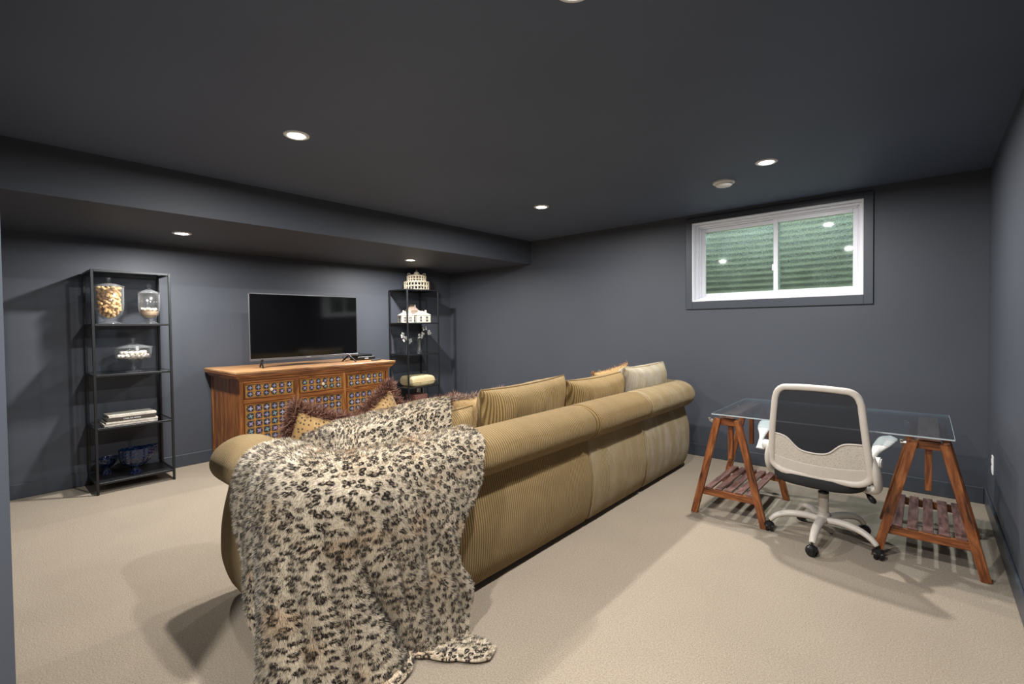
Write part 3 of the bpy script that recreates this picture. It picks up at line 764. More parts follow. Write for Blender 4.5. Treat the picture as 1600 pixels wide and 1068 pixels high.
CP('cornice', moulding(), M_cab)
CP('carcass', box2(-5.36, fx-.03, by0+.012, by1-.012, .06, .918, .002, axis=1), M_cab)
for y0, y1 in ((by0, by0+.034), (by1-.034, by1)): CP('corner_post', box2(fx-.045, fx, y0, y1, 0, .86, .004), M_cab)
for yy in (by0, by1-.02): CP('rear_post', box2(-5.36, -5.31, yy, yy+.02, 0, .86, .004), M_cab)
for k in range(3):
    x0 = -5.30+k*.225; CP('side_board', box2(x0, x0+.215, by0+.004, by0+.014, .08, .86, .003, axis=2), M_cab)
    CP('side_board', box2(x0, x0+.215, by1-.014, by1-.004, .08, .86, .003, axis=2), M_cab)
cols = [(1.612, 2.070), (2.113, 2.574), (2.618, 3.083)]
CP('stile', box2(fx-.03, fx-.002, 2.072, 2.111, .08, .86, .003, axis=2), M_cab)
CP('stile', box2(fx-.03, fx-.002, 2.576, 2.616, .08, .86, .003, axis=2), M_cab)
CP('rail', box2(fx-.03, fx-.003, by0+.034, by1-.034, .828, .858, .003), M_cab)
CP('rail', box2(fx-.03, fx-.003, by0+.034, by1-.034, .645, .684, .003), M_cab)
CP('rail', box2(fx-.03, fx-.003, by0+.034, by1-.034, .08, .13, .003), M_cab)
CP('plinth', box2(-5.34, fx-.02, by0+.02, by1-.02, 0, .07, .004), M_cab)
def flower_mesh(i):
    bm = bmesh.new(); n = 16
    R = .0335
    low = [bm.verts.new((0, R*(1.0 if k % 2 == 0 else .84)*math.cos(2*PI*k/n), R*(1.0 if k % 2 == 0 else .84)*math.sin(2*PI*k/n))) for k in range(n)]
    hi = [bm.verts.new((.004, v.co.y*.92, v.co.z*.92)) for v in low]
    for k in range(n): bm.faces.new((low[k], low[(k+1) % n], hi[(k+1) % n], hi[k]))
    bm.faces.new(hi)
    # raised star / cross petals
    m = 8; a0 = [0, PI/4, PI/8, 0][i]
    star = [bm.verts.new((.0065, R*(.78 if k % 2 == 0 else .28)*math.cos(2*PI*k/m+a0), R*(.78 if k % 2 == 0 else .28)*math.sin(2*PI*k/m+a0))) for k in range(m)]
    c = bm.verts.new((.009, 0, 0))
    for k in range(m):
        f = bm.faces.new((star[k], star[(k+1) % m], c)); f.material_index = 1
    bm.loops.layers.uv.verify()
    me = bpy.data.meshes.new('inlay_flower'); bm.to_mesh(me); bm.free()
    me.materials.append(M_fl_dark); me.materials.append(FLC[i]); return me
FM = [flower_mesh(i) for i in range(4)]
rnd = random.Random(4)
def front(name, y0, y1, z0, z1, rows_, ncol=6, knob=True):
    d = link(name, merge(ring_yz(y0, y1, z0, z1, .012, fx-.022, fx+.004)), M_cab, cab, loc=co)
    link('inlay_panel', box2(fx-.012, fx-.006, y0+.01, y1-.01, z0+.01, z1-.01, 0), M_gold, d)
    dy = (y1-y0-.036)/ncol; dz = (z1-z0-.026)/rows_
    dots = []
    for r in range(rows_):
        for c in range(ncol):
            cy = y0+.018+dy*(c+.5); cz = z0+.013+dz*(r+.5)
            o = bpy.data.objects.new('inlay_flower', FM[rnd.choice([0, 0, 1, 1, 3, 3, 2])]); COL.objects.link(o)
            o.parent = d; o.location = (fx-.006, cy, cz); s = min(dy, dz)/.066; o.scale = (1, s, s)
            if c < ncol-1 and r < rows_-1: dots.append((cy+dy/2, cz+dz/2))
            if c < ncol-1: dots.append((cy+dy/2, cz))
            if r < rows_-1: dots.append((cy, cz+dz/2))
    bm = bmesh.new(); bm.loops.layers.uv.verify()
    for (cy, cz) in dots:
        p = bmesh.ops.create_cone(bm, cap_ends=True, segments=8, radius1=.0095, radius2=.004, depth=.005, matrix=Matrix.Translation((fx-.0035, cy, cz)) @ Matrix.Rotation(PI/2, 4, 'Y'))
    q = link('inlay_dots', bm, M_dot, d); q['kind'] = 'stuff'
    if knob:
        kb = lathe([(0, .036), (.010, .035), (.016, .028), (.016, .022), (.008, .014), (.006, 0), (0, 0)], 16)
        bmesh.ops.transform(kb, matrix=Matrix.Translation((fx-.004, (y0+y1)/2, (z0+z1)/2)) @ Matrix.Rotation(PI/2, 4, 'Y'), verts=kb.verts)
        q = link('knob', kb, M_knob, d, smooth=True); q['label'] = 'round white ceramic knob'
    return d
def ring_yz(y0, y1, z0, z1, w_, x0, x1):
    return merge(box2(x0, x1, y0, y0+w_, z0, z1, .002), box2(x0, x1, y1-w_, y1, z0, z1, .002), box2(x0, x1, y0+w_, y1-w_, z0, z0+w_, .002), box2(x0, x1, y0+w_, y1-w_, z1-w_, z1, .002))
for (y0, y1) in cols:
    front('drawer', y0, y1, .686, .826, 2)
    front('door', y0, y1, .132, .643, 7, knob=False)

# ------------------------------------------------------------------ television
tvx = -4.845
tv = empty('television', (tvx, 2.325, .941), 0, 'flat black television with thin silver bezel standing on the carved cabinet', 'television')
ty = 2.325
link('screen_panel', box2(-.018, .0, -.568, .568, .075, .72, .004), M_blackpl, tv)
link('screen', box2(.0, .0025, -.560, .560, .092, .713, 0), M_screen, tv)
link('bezel', merge(box2(-.004, .004, -.571, -.562, .072, .723, .001), box2(-.004, .004, .562, .571, .072, .723, .001), box2(-.004, .004, -.571, .571, .714, .723, .001), box2(-.004, .006, -.571, .571, .068, .090, .001)), M_silver, tv)
link('rear_housing', box(.035, .9, .36, .012, (-.034, 0, .33), seg=2), M_blackpl, tv)
link('brand_badge', box(.002, .05, .007, .0005, (.0068, .0, .080)), plain('badge_silver', (.7, .7, .72), .3, .8), tv)
for s in (-1, 1):
    q = s*.46
    link('stand_foot', merge(beam((0, q, .07), (.10, q+s*.03, .004), .012, .016, (0, 1, 0)), beam((0, q, .07), (-.10, q-s*.02, .004), .012, .016, (0, 1, 0)), box(.03, .022, .02, .003, (0, q, .07))), M_blackpl, tv)
# boxes right of the tv
bx = empty('set_top_box', (-4.98, 3.04, .941), 0, 'black set top box with small logo at the right end of the cabinet', 'set top box')
link('case', box(.17, .23, .042, .006, (0, 0, .021)), M_blackpl, bx); link('front_display', box(.002, .05, .012, 0, (.086, 0, .02)), plain('grey_print', (.4, .4, .4), .4), bx)
rr = empty('black_router', (-5.0, 3.03, .983), 0, 'thinner black box stacked on top of the set top box', 'router')
link('case', box(.15, .21, .026, .008, (0, 0, .013), seg=2), M_blackpl, rr); link('top_grille', merge(*[box(.12, .006, .003, 0, (0, -.08+.02*k, .0272)) for k in range(9)]), M_silver, rr)
rc = empty('remote_control', (-4.74, 3.07, .941), .5, 'slim dark remote control lying in front of the set top box', 'remote')
link('body', box(.045, .17, .016, .006, (0, 0, .008), seg=2), plain('remote_grey', (.05, .05, .055), .35), rc)
link('button_pad', merge(*[box(.007, .008, .003, .001, (-.012+.012*a, -.06+.014*b, .0165)) for a in range(3) for b in range(8)]), M_silver, rc)
tag(link('tv_cable', tube([(-4.86, 2.72, 1.0), (-4.88, 2.74, .97), (-4.93, 2.80, .948), (-5.05, 2.92, .946), (-5.08, 2.98, .955)], .003, 6), M_blackpl, smooth=True), 'thin black cable running from the television to the set top box', 'cable')

# ------------------------------------------------------------------ black shelves
def etagere(y0, y1, label):
    t = empty('black_shelf', (-5.18, (y0+y1)/2, 0), 0, label, 'shelf')
    xf, xb = -4.975+5.18, -5.374+5.18; hw = (y1-y0)/2; p = .018
    for x in (xf-p, xb):
        for y in (-hw, hw-p): link('post', box2(x, x+p, y, y+p, 0, 1.81, .002), M_black, t)
    for z in (.095, .535, .965, 1.375, 1.81):
        fr = merge(box2(xf-p, xf, -hw+p, hw-p, z-.018, z, .0015), box2(xb, xb+p, -hw+p, hw-p, z-.018, z, .0015), box2(xb+p, xf-p, -hw, -hw+p, z-.018, z, .0015), box2(xb+p, xf-p, hw-p, hw, z-.018, z, .0015))
        s = link('shelf_frame', fr, M_black, t)
        if z < .1: link('shelf_board', box2(xb+p, xf-p, -hw+p, hw-p, z-.014, z-.002, 0), M_black, s)
        else: link('shelf_glass', box2(xb+p, xf-p, -hw+p, hw-p, z-.008, z-.001, 0), M_glassb, s)
    return t
etagere(.642, 1.172, 'tall black metal shelf with glass jars at the left wall')
etagere(3.686, 4.210, 'tall black metal shelf with white houses right of the cabinet')

def jar(name, x, y, z, R, h, label, kind):
    t = empty(name, (x, y, z), 0, label, 'jar')
    fo = .035 if kind != 'dish' else .10
    if kind == 'dish':
        body = [(0, .0), (.055, .0), (.050, .008), (.012, .022), (.018, .04), (.010, .055), (.016, .075), (.03, .085), (.07, .092), (R*.93, .115), (R, .16), (R, .155+.05), (R-.004, .205), (R-.004, .16), (R*.9, .118), (.06, .097), (0, .095)]
        topz = .205
    else:
        body = [(0, 0), (R*.78, 0), (R*.75, .006), (R*.35, .022), (R*.28, .03), (R*.5, .045), (R*.82, .075), (R*.97, .12), (R, .17), (R, h), (R-.004, h), (R-.004, .17), (R*.93, .12), (R*.78, .08), (R*.4, .05), (0, .046)]
        topz = h
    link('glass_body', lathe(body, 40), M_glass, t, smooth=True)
    lid = [(0, topz+.085), (.012, topz+.083), (.018, topz+.07), (.012, topz+.056), (.008, topz+.046), (R*.3, topz+.034), (R*.75, topz+.018), (R*1.06, topz+.008), (R*1.06, topz+.001), (R*.97, topz+.001), (R*.7, topz+.012), (R*.25, topz+.028), (0, topz+.03)]
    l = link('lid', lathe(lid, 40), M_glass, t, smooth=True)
    return t, topz
ZJ = 1.375
j1, t1 = jar('glass_jar', -5.12, .775, ZJ, .098, .305, 'large footed glass jar with lid, full of wine corks', 'jar')
j2, t2 = jar('glass_jar', -5.12, 1.045, ZJ, .078, .262, 'smaller lidded glass jar with sand and white shells on the top shelf', 'jar')
j3, t3 = jar('candy_dish', -5.12, .925, .965, .128, .2, 'wide footed glass dish with knobbed lid holding white balls', 'dish')
cm = cyl(.0125, .034, 10, bev=.002); cme = bpy.data.meshes.new('wine_cork'); cm.to_mesh(cme); cm.free(); cme.materials.append(M_cork)
rng = random.Random(11); placed = []; tries = 0
def inside(r, z):  # local jar radius
    zz = [.055, .08, .12, .17, .3]; rr_ = [.02, .062, .083, .088, .088]
    return r < float(np.interp(z, zz, rr_))-.014
while len(placed) < 130 and tries < 30000:
    tries += 1
    a = rng.random()*2*PI; z = .062+.232*rng.random(); rmax = float(np.interp(z, [.055, .08, .12, .17, .3], [.02, .062, .083, .088, .088]))-.016
    r = rmax*math.sqrt(rng.uniform(.35, 1)); p = Vector((r*math.cos(a), r*math.sin(a), z))
    if all((p-q).length > .0255 for q in placed): placed.append(p)
for k, p in enumerate(placed):
    o = bpy.data.objects.new('wine_cork', cme); COL.objects.link(o); o.location = Vector((-5.12, .775, ZJ))+p
    n_ = Vector((p.x, p.y, 0)).normalized() if p.xy.length > .01 else Vector((1, 0, 0))
    tdir = (Vector((-n_.y, n_.x, 0))*rng.uniform(-1, 1)+Vector((0, 0, 1))*rng.uniform(-.9, .9)+n_*.1).normalized()
    o.rotation_euler = tdir.to_track_quat('Z', 'Y').to_euler()
    tag(o, 'tan wine cork among the corks filling the large glass jar', 'cork', 'wine corks in the large jar')
tag(link('sand_layer', lathe([(0, .052), (.03, .052), (.055, .075), (.066, .11), (0, .112)], 28), M_sand, loc=(-5.12, 1.045, ZJ), smooth=False), 'layer of beige sand at the bottom of the smaller jar', 'sand', kind='stuff')
bm = bmesh.new(); bm.loops.layers.uv.verify()
for k in range(70):
    a = rng.random()*2*PI; r = .058*math.sqrt(rng.random())
    bmesh.ops.create_icosphere(bm, subdivisions=1, radius=.009, matrix=Matrix.Translation((r*math.cos(a), r*math.sin(a), .120+.012*rng.random())))
tag(link('shell_layer', bm, M_shell, loc=(-5.12, 1.045, ZJ)), 'heap of small white shells on the sand in the smaller jar', 'shells', kind='stuff')
bm = bmesh.new(); bmesh.ops.create_icosphere(bm, subdivisions=2, radius=.0175)
for v in bm.verts: v.co *= 1+.10*mnoise.noise(v.co*90)
bme = bpy.data.meshes.new('white_ball'); bm.to_mesh(bme); bm.free(); bme.materials.append(M_shell); bme.polygons.foreach_set('use_smooth', [True]*len(bme.polygons))
pb = []
for ring_r, n_, z_ in ((.095, 16, .137), (.058, 10, .128), (.022, 4, .126), (.080, 13, .164), (.042, 7, .160), (0, 1, .160)):
    for k in range(n_):
        a = 2*PI*(k+.3*ring_r*50)/n_
        o = bpy.data.objects.new('white_ball', bme); COL.objects.link(o); o.location = (-5.12+ring_r*math.cos(a), .925+ring_r*math.sin(a), .965+z_+rng.uniform(-.002, .002)); o.rotation_euler = (rng.random()*6, rng.random()*6, 0)
        tag(o, 'small rough white ball heaped in the wide footed glass dish', 'ball', 'white balls in the glass dish')
# books
def book(y0, y1, x0, x1, z0, z1, cover, label, rz=0, text=None):
    t = empty('book', ((x0+x1)/2, (y0+y1)/2, z0), rz, label, 'book', 'books stacked on the left shelf')
    w_, d_, h_ = x1-x0, y1-y0, z1-z0
    link('cover', merge(box2(-w_/2, w_/2, -d_/2, d_/2, 0, .0035, .001), box2(-w_/2, w_/2, -d_/2, d_/2, h_-.0035, h_, .001), box2(w_/2-.004, w_/2, -d_/2, d_/2, 0, h_, .001)), cover, t)
    link('pages', box2(-w_/2+.005, w_/2-.004, -d_/2+.005, d_/2-.005, .0035, h_-.0035, 0), M_paper, t)
    if text:
        cu = bpy.data.curves.new('spine_lettering', 'FONT'); cu.body = text; cu.size = .016; cu.extrude = .0002; cu.align_x = 'CENTER'; cu.align_y = 'CENTER'
        tmp = bpy.data.objects.new('spine_lettering', cu); me_ = bpy.data.meshes.new_from_object(tmp); bpy.data.objects.remove(tmp)
        o = link('spine_lettering', me_, M_plate, t)
        o.location = (w_/2+.0006, 0, h_/2); o.rotation_euler = (PI/2, 0, PI/2)
zb = .535
book(.705, 1.060, -5.22, -5.005, zb, zb+.020, M_bk[3], 'pale mottled book at the bottom of the shelf stack')
book(.715, 1.062, -5.21, -5.005, zb+.020, zb+.036, M_bk[1], 'thin cream book second from the bottom of the stack', .01)
book(.725, 1.050, -5.22, -5.010, zb+.036, zb+.066, M_bk[0], 'dark brown book with white spine lettering in the stack', -.01, 'CASA DE MODA')
book(.735, 1.055, -5.24, -5.025, zb+.066, zb+.084, M_bk[1], 'cream covered book on top of the stack', .02)
# blue glass bowls
def bluebowl(x, y, z, R, h, rz, label, lip=True, sc=1.0):
    t = empty('blue_glass_bowl', (x, y, z), rz, label, 'bowl')
    ft = lathe([(0, .0), (R*.42, 0), (R*.40, .012), (R*.25, .03), (R*.2, .045), (R*.22, .055), (0, .055)], 24, 12, .04)
    link('foot', ft, M_blue, t)
    prof = [(.0, .05), (R*.25, .052), (R*.6, .072), (R*.85, .10), (R*.98, .14), (R, h), (R-.006, h), (R*.93, .14), (R*.8, .105), (R*.55, .08), (0, .06)]
    b = lathe(prof, 36)
    for v in b.verts:
        a = math.atan2(v.co.y, v.co.x); rr_ = v.co.xy.length/R
        k = 1+.03*math.cos(a*12)*math.cos(v.co.z*160)
        v.co.x *= k*.8; v.co.y *= k*1.0
        if lip and rr_ > .5:
            e = max(0, math.cos(a-PI/2))**6; v.co.y += e*.055*(v.co.z/h)**2; v.co.z += e*.012*(v.co.z/h)
    link('bowl', b, M_blue, t)
    return t
bluebowl(-5.10, .915, .095, .112, .215, 0, 'cobalt blue footed glass bowl with a pointed lip on the bottom shelf')
bluebowl(-5.26, .75, .095, .085, .14, .6, 'darker blue glass bowl behind the footed one at the left', lip=False)

# right shelf contents
def lantern():
    t = empty('openwork_lantern', (-5.16, 3.985, 1.81), .2, 'cream openwork tiered lantern shaped like a round palace on top of the right shelf', 'lantern')
    def tier(R, z0, z1, n, rows):
        bms = []
        zl = [z0+(z1-z0)*k/rows for k in range(rows+1)]
        for k in range(n):
            a = 2*PI*k/n; bms.append(box(.008, .008, z1-z0, 0, (R*math.cos(a), R*math.sin(a), (z0+z1)/2)))
        for z in zl:
            bms.append(tube([(R*math.cos(2*PI*k/16), R*math.sin(2*PI*k/16), z) for k in range(16)], 0.0045, 4, True, flat=1.0))
        for k in range(n):
            a = 2*PI*(k+.5)/n
            for z in zl[1:]: bms.append(box(.005, .014, .009, 0, (R*math.cos(a), R*math.sin(a), z-.011)))
        return merge(*bms)
    link('lower_tier', tier(.165, .006, .118, 24, 2), M_cream, t)
    link('upper_tier', tier(.125, .128, .205, 20, 2), M_cream, t)
    link('floor_disc', cyl(.168, .006, 24, (0, 0, .121)), M_cream, t)
    link('upper_roof', lathe([(.13, .207), (.115, .216), (.06, .226), (.04, .235), (.036, .242)], 24), M_cream, t)
    link('spire', lathe([(.040, .238), (.032, .262), (.014, .275), (.006, .295), (0, .315)], 12), M_cream, t)
    for k in range(4):
        a = PI/4+PI/2*k; link('roof_curl', tube([(.1*math.cos(a)+.018*math.cos(q)*math.cos(a), .1*math.sin(a)+.018*math.cos(q)*math.sin(a), .232+.014*math.sin(q)) for q in np.linspace(0, 2*PI, 10)[:-1]], .004, 5, True), M_cream, t)
    return t
lt = lantern(); lt.scale = (1, 1, .92)
def house(x, y, z, wx, wy, h, rz, label, mat, roof=None, chim=((.3, .2), (-.3, -.1))):
    t = empty('ceramic_house', (x, y, z), rz, label, 'ornament', None)
    link('walls', box2(-wx/2, wx/2, -wy/2, wy/2, 0, h, .002), mat, t)
    bm = bmesh.new(); o_ = .006; rh = h*.55
    b = [bm.verts.new(p) for p in ((-wx/2-o_, -wy/2-o_, h), (wx/2+o_, -wy/2-o_, h), (wx/2+o_, wy/2+o_, h), (-wx/2-o_, wy/2+o_, h))]
    tp_ = [bm.verts.new(p) for p in ((0, -wy*.12, h+rh), (0, wy*.12, h+rh))]
    bm.faces.new(b[::-1]); bm.faces.new((b[0], b[1], tp_[0])); bm.faces.new((b[2], b[3], tp_[1])); bm.faces.new((b[1], b[2], tp_[1], tp_[0])); bm.faces.new((b[3], b[0], tp_[0], tp_[1]))
    bm.loops.layers.uv.verify()
    link('roof', bm, roof or mat, t)
    for cx_, cy_ in chim: link('chimney', box(.018, .022, .05, .001, (cx_*wx, cy_*wy, h+rh*.72)), mat, t)
    for side in (0, 1):
        n_ = 2 if side == 0 else 1
        for i in range(n_):
            for r in range(2):
                zc = h*(.28+.38*r); fs = .018
                for m_ in ((-.0085, 0), (.0085, 0)):
                    if side == 0: bb = box(.003, .012, .028, 0, (wx/2+.0008, (-.22+.44*i)*wy+m_[0], zc))
                    else: bb = box(.010, .003, .028, 0, ((.0)*wx+m_[0], -wy/2-.0008, zc))
                    link('window', bb, M_darkhole, t)
    return t
house(-5.08, 3.74, 1.375, .13, .17, .095, -.25, 'smaller white ceramic house left behind the shelf post', M_whitecer)
house(-5.07, 3.985, 1.375, .14, .20, .10, -.2, 'larger white ceramic house with chimneys on the right shelf', M_whitecer)
house(-5.26, 3.97, 1.375, .11, .16, .16, -.2, 'brownish taller ceramic house standing behind the white ones', M_brownhouse, None, ((.25, .2), (-.2, -.3)))
def vase(x, y, label, h, R, sprigs, seed):
    t = empty('bud_vase', (x, y, .965), 0, label, 'vase')
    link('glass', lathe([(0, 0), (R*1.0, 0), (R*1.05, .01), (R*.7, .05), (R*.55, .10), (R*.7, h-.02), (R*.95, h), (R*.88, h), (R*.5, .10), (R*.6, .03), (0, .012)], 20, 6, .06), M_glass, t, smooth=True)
    r_ = random.Random(seed)
    fl = empty('flower_sprig', (x, y, .975), 0, ('white blossom sprigs standing in the ' + ('taller bud vase' if h > .15 else 'slim bud vase on the left')), 'flowers')
    for k, (dy, dz) in enumerate(sprigs):
        link('stem', tube([(0, 0, .0), (0, dy*.12, h*.6), (0, dy*.5, h+(dz-h)*.4), (0, dy, dz)], .0016, 5), M_stem, fl)
        bm = bmesh.new(); bm.loops.layers.uv.verify()
        for q in range(7):
            c = Vector((r_.uniform(-.02, .02), dy+r_.uniform(-.03, .03), dz+r_.uniform(-.04, .02)))
            for p_ in range(5):
                a = p_*2*PI/5; bmesh.ops.create_icosphere(bm, subdivisions=1, radius=.006, matrix=Matrix.Translation(c+Vector((.002, .008*math.cos(a), .008*math.sin(a)))) @ Matrix.Diagonal((.5, 1, 1, 1)))
        link('blossoms', bm, M_petal, fl)
vase(-5.13, 3.795, 'slim clear bud vase left of the other on the third shelf', .13, .022, [(-.07, .25), (-.04, .20), (.03, .17)], 1)
vase(-5.13, 3.99, 'taller fluted clear bud vase near the middle of the third shelf', .21, .032, [(.0, .235), (.09, .34), (.15, .27), (.05, .25), (.17, .28)], 2)
def blanket():
    me, ed = pillow('folded_blanket', .46, .26, .15, 34, .30, .02, .01, 50, pw=5)
    return me
bk = empty('folded_blanket', (-5.15, 3.965, .535), 0, 'cream folded blanket lying on the lower part of the right shelf', 'blanket')
me, ed = pillow('body', .37, .28, .14, 40, .24, .02, .008, 50, pw=7)
link('body', me, M_blanket, bk, loc=(0, 0, .067), rot=(PI/2, 0, PI/2))
link('fold_edge', tube([(.14, -.06, .03), (.13, -.05, .09), (.10, -.02, .125), (.06, .05, .135), (.02, .15, .132)], .005, 6), M_blanket, bk, smooth=True)
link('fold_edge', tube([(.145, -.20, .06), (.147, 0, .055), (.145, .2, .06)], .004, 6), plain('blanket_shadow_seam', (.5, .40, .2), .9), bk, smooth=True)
pk = empty('mottled_box', (-5.16, 3.955, .095), .0, 'dark rose mottled storage box on the bottom of the right shelf', 'box')
link('box_body', box2(-.10, .10, -.10, .10, 0, .30, .008, seg=2), M_pink, pk); link('box_lid', box2(-.104, .104, -.104, .104, .27, .325, .008, seg=2), M_pink, pk)

# ------------------------------------------------------------------ desk: glass and trestles
gl = empty('glass_desktop', (-.485, 3.71, .707), 0, 'clear rectangular glass desk top resting on two wooden trestles', 'desk top')
gx, gy = .60, .42
link('glass_sheet', box(2*gx, 2*gy, .008, .0, (0, 0, .004)), M_desk, gl)
link('polished_edge', merge(box2(-gx-.001, gx+.001, -gy-.0015, -gy-.0002, .0005, .0075, 0), box2(-gx-.001, gx+.001, gy+.0002, gy+.0015, .0005, .0075, 0), box2(-gx-.0015, -gx-.0002, -gy, gy, .0005, .0075, 0), box2(gx+.0002, gx+.0015, -gy, gy, .0005, .0075, 0)), M_glassedge, gl)
def trestle(label):
    t = empty('wooden_trestle', (0, 0, 0), 0, label, 'trestle', 'wooden desk trestles')
    yf, yb = -.325, .325
    for y in (yf, yb):
        for s in (-1, 1):
            link('leg', beam((s*.222, y, 0), (s*.062, y, .678), .042, .030, (1, 0, 0)), M_tres, t)
        link('head_block', box(.10, .034, .045, .002, (0, y+(.03 if y < 0 else -.03), .655)), M_tres, t)
        link('upright', box2(-.015, .015, y+(.055 if y < 0 else -.085), y+(.085 if y < 0 else -.055), .40, .69, .002), M_tres, t)
        link('shelf_rail', box(.36, .022, .045, .002, (0, y+(.024 if y < 0 else -.024), .158)), M_tres, t)
    link('cap_board', box2(-.046, .046, -.345, .345, .688, .706, .002), M_cap, t)
    for s in (-1, 1): link('side_batten', box2(s*.09-.011 if s > 0 else -.101, s*.09+.011 if s > 0 else -.079, -.30, .30, .60, .63, .002), M_tres, t) if False else None
    for k in range(5):
        x = -.130+.065*k; link('slat', box(.045, .62, .013, .002, (x, 0, .1875), off=k*1.3), M_slat, t)
    for y in (yf, yb):
        wn = empty_part('wing_nut', t)
        m_ = merge(cyl(.006, .016, 10), box(.006, .022, .012, .003, (0, .012, .004)), box(.006, .022, .012, .003, (0, -.012, .004)))
        bmesh.ops.transform(m_, matrix=Matrix.Translation((-.104, y, .662)) @ Matrix.Scale(1.5, 4) @ Matrix.Rotation(-PI/2, 4, 'Y') @ Matrix.Rotation(.6, 4, 'Z'), verts=m_.verts)
        q = link('wing_nut', m_, M_steel, t); q['label'] = 'steel wing nut'
    return t
def empty_part(n_, t): return None
t1_ = trestle('reddish brown wooden trestle with slatted shelf at the left, sofa side of the desk'); t1_.location = (-.995, 3.655, 0)
t2_ = copy_tree(t1_); t2_.location = (.015, 3.675, 0); t2_['label'] = 'reddish brown wooden trestle with slatted shelf at the right wall'

# ------------------------------------------------------------------ office chair
ch = empty('office_chair', (-.463, 3.40, 0), math.radians(-7), 'white office chair with open mesh back and black seat at the glass desk', 'chair')
for k in range(5):
    a = math.radians(267+7+72*k); ca, sa = math.cos(a), math.sin(a)
    pts = [(.03*ca, .03*sa, .125), (.10*ca, .10*sa, .135), (.19*ca, .19*sa, .128), (.25*ca, .25*sa, .105), (.285*ca, .285*sa, .072)]
    pts = [tuple(p) for p in smoothpoly(pts, 16, False)]
    lg = link('base_leg', tube(pts, [.029-.012*i/(len(pts)-1) for i in range(len(pts))], 10, flat=.8), M_white, ch, smooth=True)
    ph = a+1.1+k*.9; c_, s_ = math.cos(ph), math.sin(ph)
    cst = []
    for s in (-1, 1):
        w_ = cyl(.029, .018, 20, bev=.004); bmesh.ops.transform(w_, matrix=Matrix.Translation((.29*ca-c_*.012*0+s_*.012*s, .29*sa-c_*.012*s, .029)) @ Matrix.Rotation(ph, 4, 'Z') @ Matrix.Rotation(PI/2, 4, 'X'), verts=w_.verts); cst.append(w_)
    hood = lathe([(0, .062), (.016, .06), (.028, .050), (.030, .036), (.027, .030)], 16); bmesh.ops.translate(hood, verts=hood.verts, vec=(.29*ca, .29*sa, 0)); cst.append(hood)
    cst.append(cyl(.006, .03, 8, (.288*ca, .288*sa, .068)))
    q = link('caster', merge(*cst), M_blackpl, ch); q['label'] = 'black twin wheel caster'
link('hub', lathe([(0, .105), (.034, .105), (.036, .16), (.030, .17), (.027, .17), (.027, .285), (.022, .288), (0, .288)], 24), M_white, ch, smooth=False)
link('hub_ring', lathe([(.0285, .284), (.0285, .292), (.018, .294), (.014, .294)], 20), M_blackpl, ch)
q = link('gas_lift', cyl(.014, .08, 16, (0, 0, .325)), M_chrome, ch, smooth=True); q['label'] = 'chrome gas lift'
link('tilt_mechanism', merge(box(.11, .16, .03, .01, (0, 0, .358)), cyl(.035, .02, 16, (0, 0, .345))), M_blackpl, ch)
def seat_shape():
    n = 40; bm = bmesh.new(); rows = []
    lay = [(.0, .92, .392), (.4, 0.97, .393), (.8, 1.0, .40), (1, 1.02, .425), (.9, 1.0, .452), (.5, .93, .462), (.0, .8, .464)]
    for sc_, kx, z in [(0, .80, .395), (0, .97, .398), (0, 1.0, .412), (0, 1.0, .436), (0, .96, .455), (0, .80, .464)]:
        ringv = []
        for i in range(n):
            a = 2*PI*i/n; c_, s_ = math.cos(a), math.sin(a)
            x = .235*kx*(abs(c_)**.55)*(1 if c_ > 0 else -1); y = .235*kx*(abs(s_)**.55)*(1 if s_ > 0 else -1)
            zz = z+.010*(abs(x)/.235)**2+(-.012 if y > .1 else 0)*((y-.1)/.13 if y > .1 else 0)
            ringv.append(bm.verts.new((x, y+.01, zz)))
        rows.append(ringv)
    for a, b in zip(rows, rows[1:]):
        for i in range(n): bm.faces.new((a[i], a[(i+1) % n], b[(i+1) % n], b[i]))
    bm.faces.new(rows[0][::-1]); bm.faces.new(rows[-1]); bm.loops.layers.uv.verify()
    return bm
link('seat', seat_shape(), M_seat, ch, loc=(0, -.015, -.030), smooth=True)
# backrest (local): faces +y, its plane near y=-.24, leaning back at the top
BXC = .028
def by(z): return -.222-.05*(z-.42)/.5-.02*math.sin((z-.42)/.52*PI)
def back_outline(inset=0):
    top = .945-inset; bot = .432+inset; wt = .205-inset; wb = .250-inset
    c = []
    def W_(z): return wb+(wt-wb)*((z-bot)/(top-bot))**1.2 if z > bot else wb
    # right side up
    for z in np.linspace(bot+.07, top-.07, 12): c.append((W_(z), z))
    r = .065
    for a in np.linspace(.15, PI/2, 7): c.append((W_(top-.03)-r+r*math.cos(a), top-r+r*math.sin(a)))
    for x in np.linspace(.09, -.09, 5): c.append((x, top+.006*(1-(x/.14)**2)))
    for a in np.linspace(PI/2, PI-.15, 7): c.append((-W_(top-.03)+r+r*math.cos(a), top-r+r*math.sin(a)))
    for z in np.linspace(top-.07, bot+.07, 12): c.append((-W_(z), z))
    for a in np.linspace(PI, 1.5*PI, 6)[1:]: c.append((-wb+.09+.09*math.cos(a), bot+.07+.07*math.sin(a)))
    for a in np.linspace(1.5*PI, 2*PI, 6)[:-1]: c.append((wb-.09+.09*math.cos(a), bot+.07+.07*math.sin(a)))
    return c
ol = back_outline()
link('back_frame', tube([(x+BXC, by(z)-.03*(x/.25)**2*0+.03*(abs(x)/.25)**2, z) for x, z in ol], .0185, 12, True, flat=.8, up0=(0, 1, 0)), M_white, ch, smooth=True)
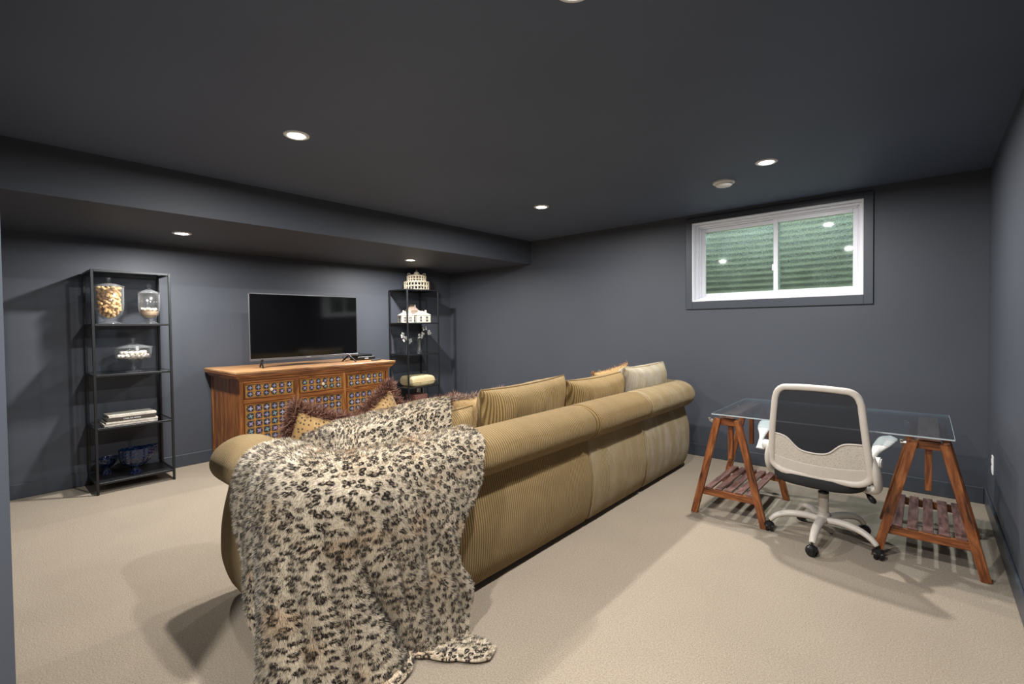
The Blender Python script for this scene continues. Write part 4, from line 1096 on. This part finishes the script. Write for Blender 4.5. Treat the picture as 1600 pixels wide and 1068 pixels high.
def panel(zlo, zhi, halfw, mat, name, nx=40, nz=24, th=.004):
    P = np.zeros((nx, nz, 3))
    for i in range(nx):
        f_ = -1+2*i/(nx-1)
        for j in range(nz):
            lo = zlo(f_); hi = zhi(f_); z = lo+(hi-lo)*j/(nz-1); x = halfw(z)*f_
            P[i, j] = (x+BXC, by(z)+.03*(abs(x)/.25)**2+.003, z)
    o = link(name, gridmesh(name, P), mat, ch)
    s = o.modifiers.new('t', 'SOLIDIFY'); s.thickness = th; s.offset = 0
    return o
def hw(z): return .247+(.198-.247)*max(0, min(1, (z-.415)/.53))**1.2-.006
def wavy(f_):
    g = abs(f_+.06); 
    return .575+.085*(1/(1+math.exp(-(g-.47)*11)))
q = panel(lambda f_: .425+.05*max(0, abs(f_)-.72)/.28, lambda f_: .505+.02*f_*f_, hw, M_white, 'lower_back_panel', th=.006)
panel(lambda f_: .500+.02*f_*f_, wavy, hw, M_perf, 'lumbar_panel', th=.004)
link('lumbar_rim', tube([(hw(wavy(f_))*f_+BXC, by(wavy(f_))+.03*(abs(hw(.6)*f_)/.25)**2, wavy(f_)) for f_ in np.linspace(-1, 1, 40)], .005, 6), M_white, ch, smooth=True)
q = panel(wavy, lambda f_: .935-.05*max(0, abs(f_)-.8)**1*3.5*max(0, abs(f_)-.8)*4, lambda z: hw(z)-.004, M_net, 'mesh_back', th=.001)
q['label'] = 'sheer dark mesh'
for s in (-1, 1):
    bx_ = BXC+s*.262
    pts = smoothpoly([(bx_-s*.012, -.205, .60), (bx_+s*.002, -.20, .54), (bx_+s*.008, -.185, .47), (bx_+s*.004, -.15, .415), (bx_-s*.05, -.10, .385), (bx_-s*.14, -.05, .378)], 24, False)
    link('back_bracket', tube([tuple(p) for p in pts], [.017, .02, .024, .028, .032, .035, .036, .036, .036, .034, .032, .030, .027, .025, .023, .022, .020, .019, .018, .017, .016][:len(pts)] if len(pts) <= 21 else [.03]*len(pts), 12, flat=.6, up0=(1, 0, 0)), M_white, ch, smooth=True)
    link('armrest_pivot', (lambda c_: (bmesh.ops.transform(c_, matrix=Matrix.Translation((bx_+s*.02-(.02 if s > 0 else 0), -.178, .565)) @ Matrix.Rotation(PI/2, 4, 'Y'), verts=c_.verts), c_)[1])(cyl(.03, .05, 20, bev=.006)), M_whitel, ch)
    px_ = bx_+s*.036-.022-(.035 if s > 0 else 0)
    P = smoothpoly([(px_, -.195, .535), (px_+s*.004, -.17, .575), (px_+s*.012, -.12, .615), (px_+s*.028, -.05, .645), (px_+s*.042, .05, .668)], 20, False)
    n_ = len(P); bmx = bmesh.new(); rows = []
    for i, p in enumerate(P):
        f_ = i/(n_-1); wv_ = .026-.012*math.sin(PI*min(1, f_*1.5))+.022*max(0, f_-.35)/.65; tk = .011
        d_ = Vector(P[min(n_-1, i+1)])-Vector(P[max(0, i-1)]); d_.normalize(); nrm_ = Vector((1, 0, 0)).cross(d_)
        e_ = 1 if f_ < .9 else math.sqrt(max(.05, 1-((f_-.9)/.1)**2))
        rows.append([bmx.verts.new(Vector(p)+Vector((math.cos(a)*wv_*e_, 0, 0))+nrm_*math.sin(a)*tk) for a in np.linspace(0, 2*PI, 16, endpoint=False)])
    for a_, b_ in zip(rows, rows[1:]):
        for i in range(16): bmx.faces.new((a_[i], a_[(i+1) % 16], b_[(i+1) % 16], b_[i]))
    bmx.faces.new(rows[0][::-1]); bmx.faces.new(rows[-1]); bmesh.ops.recalc_face_normals(bmx, faces=bmx.faces)
    link('armrest', bmx, M_whitel, ch, smooth=True)
lv = link('height_lever', merge(tube([(.05, 0, .385), (.15, -.01, .38), (.20, -.02, .355), (.225, -.025, .335)], .005, 8), tube([(.222, -.024, .338), (.235, -.027, .325), (.252, -.03, .308), (.262, -.032, .298)], [.008, .015, .016, .006], 10)), M_blackpl, ch, smooth=True)
